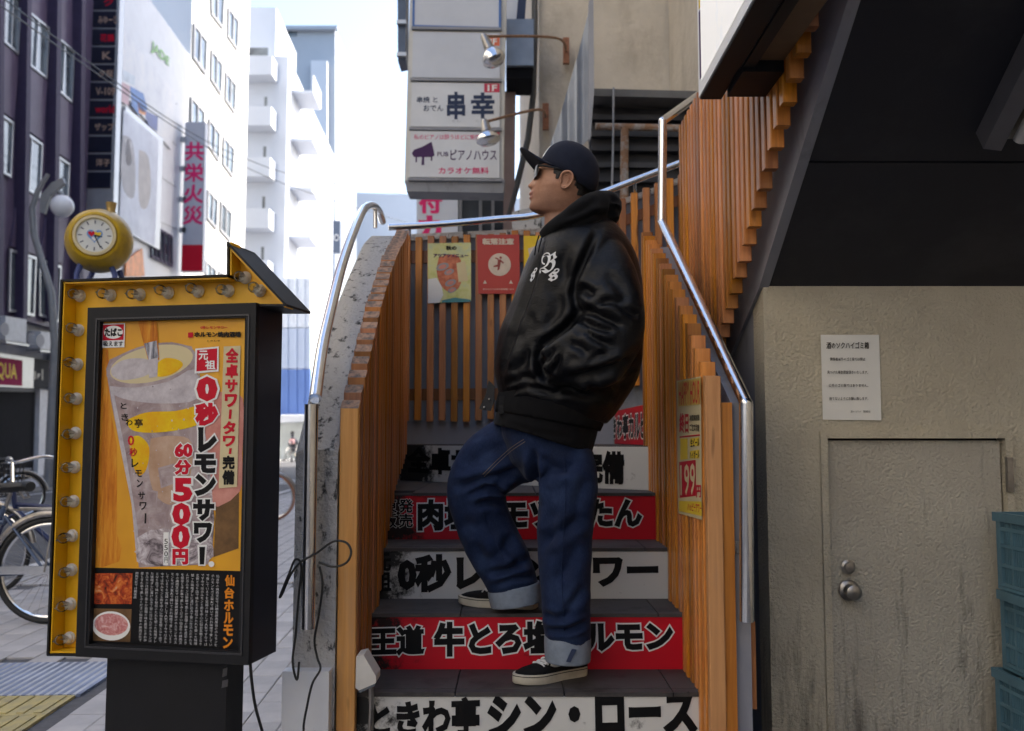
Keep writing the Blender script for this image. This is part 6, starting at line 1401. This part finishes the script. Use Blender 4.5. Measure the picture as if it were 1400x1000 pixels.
# --- jeans
hips = loft([(746, 575, 62, YB, .165), (748, 600, 60, YB, .165), (756, 630, 50, YB - .01, .15), (760, 655, 34, YB - .03, .10)], 36)
lg1 = loft([(768, 618, 38, 3.07, .10), (777, 648, 39, 3.045, .108), (775, 690, 38.5, 3.035, .10), (772, 740, 37, 3.03, .095), (772, 790, 35, 3.03, .092), (774, 830, 33.5, 3.03, .09), (777, 868, 31, 3.03, .086), (778, 886, 29, 3.03, .082)], 32)
lg2 = loft([(742, 598, 46, 3.16, .11), (705, 613, 47, 3.185, .11), (672, 634, 46, 3.20, .105), (652, 664, 41, 3.21, .10), (657, 702, 38, 3.215, .095), (674, 742, 37.5, 3.22, .092), (692, 778, 36.5, 3.22, .09), (701, 800, 35, 3.22, .088), (703, 812, 34, 3.22, .086)], 32)
cjn = [([(618, 668), (650, 660), (688, 650), (712, 640)], 7, .011), ([(636, 678), (664, 668), (694, 674)], 6, .012), ([(648, 690), (668, 684), (692, 690)], 7, .008), ([(632, 640), (664, 618), (700, 606)], 10, .004), ([(692, 656), (674, 666), (654, 670)], 6, .010),
       ([(628, 712), (650, 722), (672, 716)], 12, .005), ([(668, 772), (688, 752), (704, 730)], 9, .006), ([(662, 784), (694, 780), (726, 762)], 6, .008), ([(676, 800), (704, 790), (734, 788)], 4.5, .007), ([(646, 738), (660, 762), (676, 778)], 9, .005), ([(690, 735), (700, 755), (716, 770)], 7, .006),
       ([(730, 612), (732, 650), (730, 692)], 6, .012), ([(734, 622), (756, 638), (782, 646)], 7, .006), ([(742, 650), (764, 646), (790, 632)], 8, .005), ([(738, 742), (766, 728), (806, 702)], 9, .007), ([(740, 756), (752, 726), (758, 694)], 9, .006), ([(792, 740), (778, 772), (756, 800)], 10, .005), ([(742, 838), (760, 846), (790, 836)], 6, .006), ([(748, 860), (776, 862), (806, 850)], 5, .007), ([(800, 800), (786, 822), (770, 838)], 7, .005), ([(806, 650), (792, 680), (786, 712)], 10, .005)]
AMP = 1.9; WID = .85
jeans = fuse('jeans', [hips, lg1, lg2], .0055, 2, M['denim'], man, cjn, (.0042, 7.5, (1, 1, .7)), 17)
AMP = 1.35; WID = 1.0
def cuff(secs, name='turn_up'):
    return fuse(name, [loft(secs, 32, 6)], .0045, 1, M['denim_in'], man, (), (.0012, 16, (1, 1, .5)), 5)
cuff([(776, 866, 31.5, 3.03, .086), (776, 880, 32, 3.03, .088), (776, 903, 31, 3.03, .087)])
cuff([(702, 800, 36, 3.22, .090), (704, 812, 36.5, 3.22, .091), (706, 826, 35, 3.22, .090)])
MB().extrude([PY(a, b_, 2.937) for a, b_ in [(782, 888), (788, 889), (780, 906), (774, 905)]], (0, .006, 0)).build('selvedge_strip', M['print_navy'], man)
jt = BVHTree.FromPolygons([v.co.copy() for v in jeans.data.vertices], [tuple(p.vertices) for p in jeans.data.polygons])
def stitch(pts, r_, m, name):
    out = []
    for q in bez([(a, b_, 0) for a, b_ in pts], 8):
        d = ray(q.x, q.y).normalized(); h = jt.ray_cast(CAM, d)
        if h[0] is not None: out.append(h[0] - d * r_ * .4)
    if len(out) > 2: MB().tube(out, r_, 5).build(name, m, jeans)
tan = mat('tan_thread', (.20, .15, .10), .8, 0, 0)
stitch([(718, 604), (700, 616), (680, 634), (662, 652)], .0009, tan, 'stitching'); stitch([(716, 601), (698, 613), (678, 631), (660, 649)], .0009, tan, 'stitching')
stitch([(772, 622), (773, 680), (770, 740), (768, 800), (772, 862)], .0022, M['denim'], 'side_seam'); stitch([(660, 700), (672, 730), (688, 762), (700, 792)], .0018, M['denim'], 'side_seam')
# --- shoes
solem = mat('off_white_rubber', (.56, .52, .43), .6, 0, .12, 30); uppm = mat('black_suede', (.008, .008, .009), .9, 0, .2, 60, .2, 300, .001, 0, .2); lacem = mat('white_lace', (.72, .72, .72), .8, 0, .05)
def shoe(heel, toe, z, L):
    f = Vector((toe.x - heel.x, toe.y - heel.y, 0)).normalized(); s_ = Vector((-f.y, f.x, 0)); o = Vector((heel.x, heel.y, z))
    sh_ = [(0, .0), (.004, .022), (.02, .034), (.06, .036), (.11, .036), (.17, .044), (.21, .047), (.245, .042), (.27, .03), (.284, .014), (.288, 0)]
    P_ = lambda u, l, h: o + f * (u * L / .288) + s_ * l + Vector((0, 0, h))
    ol = [(u, w_) for u, w_ in sh_] + [(u, -w_) for u, w_ in reversed(sh_[1:-1])]
    q = bez([(u, w_, 0) for u, w_ in ol + ol[:1]], 4)[:-1]; n_ = len(q)
    vs = []
    for h, sc in ((0, .97), (.004, 1.0), (.026, 1.0), (.030, .985)):
        cxx = .144
        for p in q: vs.append(P_(cxx + (p.x - cxx) * sc, p.y * sc, h + max(0, p.x - .2) * .06))
    fs = [(i * n_ + k, i * n_ + (k + 1) % n_, (i + 1) * n_ + (k + 1) % n_, (i + 1) * n_ + k) for i in range(3) for k in range(n_)] + [tuple(range(n_ - 1, -1, -1)), tuple(3 * n_ + k for k in range(n_))]
    shoe_ = MB().add(vs, fs).build('shoe', uppm, man); bpy.data.objects.remove(shoe_)
    sole = MB().add(vs, fs)
    # upper: arched sections from heel to toe
    vs = []; sec = [(.006, .026, .085), (.03, .033, .088), (.08, .034, .090), (.11, .035, .085), (.14, .037, .074), (.17, .041, .060), (.20, .043, .052), (.235, .040, .047), (.262, .030, .041), (.279, .012, .034)]
    K = 16
    for u, w_, h in sec:
        for k in range(K + 1):
            a = math.pi * k / K; c_ = math.cos(a); sn = math.sin(a)
            vs.append(P_(u, w_ * math.copysign(abs(c_) ** .75, c_), .028 + (h - .028) * sn ** .7))
    fs = [(i * (K + 1) + k, i * (K + 1) + k + 1, (i + 1) * (K + 1) + k + 1, (i + 1) * (K + 1) + k) for i in range(len(sec) - 1) for k in range(K)] + [tuple(range(K + 1)), tuple((len(sec) - 1) * (K + 1) + k for k in range(K, -1, -1))]
    up = MB().add(vs, fs).build('shoe', uppm, man, True, 60)
    sole.build('sole', solem, up, True, 50)
    def top(u, a):   # point on the upper
        for (u0, w0, h0), (u1, w1, h1) in zip(sec, sec[1:]):
            if u <= u1: t = (u - u0) / (u1 - u0); w_ = w0 + (w1 - w0) * t; h = h0 + (h1 - h0) * t; break
        c_, sn = math.cos(a), math.sin(a); return P_(u, (w_ + .0015) * math.copysign(abs(c_) ** .75, c_), .0295 + (h - .028) * sn ** .7)
    for k in range(5): MB().tube([top(.125 + k * .016, R(a)) for a in range(50, 131, 8)], .0028, 6).build('lace', lacem, up)
    for k in range(4): MB().tube([top(.13 + k * .016, R(60)), top(.138 + k * .016, R(90)) + Vector((0, 0, .002)), top(.146 + k * .016, R(120))], .0026, 6).build('lace', lacem, up)
    MB().tube(bez([top(.125, R(90)) + Vector((0, 0, .006)), top(.115, R(60)) + Vector((0, 0, .01)), top(.14, R(40)) + Vector((0, 0, .006)), top(.125, R(80)) + Vector((0, 0, .004))], 5), .0022, 6).build('lace', lacem, up)
    for sd_ in (1, -1):
        st = [top(u, R(90 - sd_ * (90 - a))) for u, a in ((.165, 40), (.15, 22), (.12, 16), (.09, 22), (.07, 36))]
        MB().tube(bez(st, 5), .0042, 6).build('side_stripe', lacem, up, True)
    MB().tube([P_(p.x, p.y * 1.012, .0245 + max(0, p.x - .2) * .06) for p in q] , .0012, 5).build('sole_line', M['ink'], up)
    return up
shoe(PZ(799, 921, .368), PZ(710, 936, .368), .368, .275)
shoe(PZ(735, 834.5, .552) + Vector((0, .03, 0)), PZ(628, 828, .552) + Vector((0, .03, 0)), .552, .29)
# --- blackletter emblem embroidered on the chest, pressed onto the jacket
dgm = jacket.data; tree = BVHTree.FromPolygons([v.co.copy() for v in dgm.vertices], [tuple(p.vertices) for p in dgm.polygons])
def press(s, q, bold=.0, name='emblem', lift=.0025):
    vs, fs = glyphs(s, bold, 4, False, 1.0); out = []
    for u, v_, _z in vs:
        x, y = quadmap(q, u, v_); d = ray(x, y).normalized(); h = tree.ray_cast(CAM, d)
        out.append(tuple(h[0] - d * lift) if h[0] is not None else tuple(PY(x, y, 2.9)))
    me = bpy.data.meshes.new(name); me.from_pydata(out, [], fs); link(name, me, lacem, jacket)
press('\U0001D56D', [(742, 346), (764, 344), (756, 372), (737, 375)], .006)
press('\U0001D598', [(752, 369), (765, 367), (761, 384), (749, 385)], .015)
press('\U0001D598', [(728, 368), (735, 366), (729, 384), (724, 386)], .015)
# ================================================================== far cyclist
cy_ = 50.0
bicycle('bicycle ridden by the distant cyclist at the end of the street', PY(404, 620, cy_).x + .15, cy_, R(75), (.05, .05, .06))
rd = thing('person', 'distant cyclist in dark clothes with a red and white back pack', 'person', tuple(PY(402, 634, cy_)))
def skin_fig(name, pts, m, parent):
    mb = MB()
    for path, rs in pts: mb.tube([PY(x, y, cy_) + Vector((0, dy, 0)) for x, y, dy in path], rs, 10)
    return fuse(name, [mb], .03, 2, m, parent)
skin_fig('body', [([(402, 612, 0), (401, 604, 0), (400, 598, -.05)], [.17, .22, .10]), ([(400, 598, 0), (400, 594, -.02), (400, 591, 0)], [.07, .10, .07]), ([(398, 601, 0), (395, 606, 0), (397, 611, -.2)], [.07, .06, .05]), ([(403, 601, 0), (407, 604, 0), (409, 608, -.2)], [.07, .06, .05]), ([(401, 611, 0), (398, 620, -.1), (399, 632, 0)], [.11, .09, .06]), ([(403, 611, 0), (406, 621, -.1), (405, 633, 0)], [.11, .09, .06])], mat('dark_clothes', (.03, .035, .05), .8, 0, .1), rd)
MB().lathe([(-.14, .05), (-.10, .14), (.08, .15), (.14, .06)], PY(399, 604, cy_ - .22), (0, 0, 1), 12).build('backpack', mat('red_white_pack', (.55, .30, .30), .7, 0, .6, 8), rd, True)
MB().lathe([(-.08, .03), (-.03, .10), (.04, .10), (.09, .05), (.10, 0)], PY(400, 592, cy_), (0, 0, 1), 12).build('hair', M['hair'], rd, True)
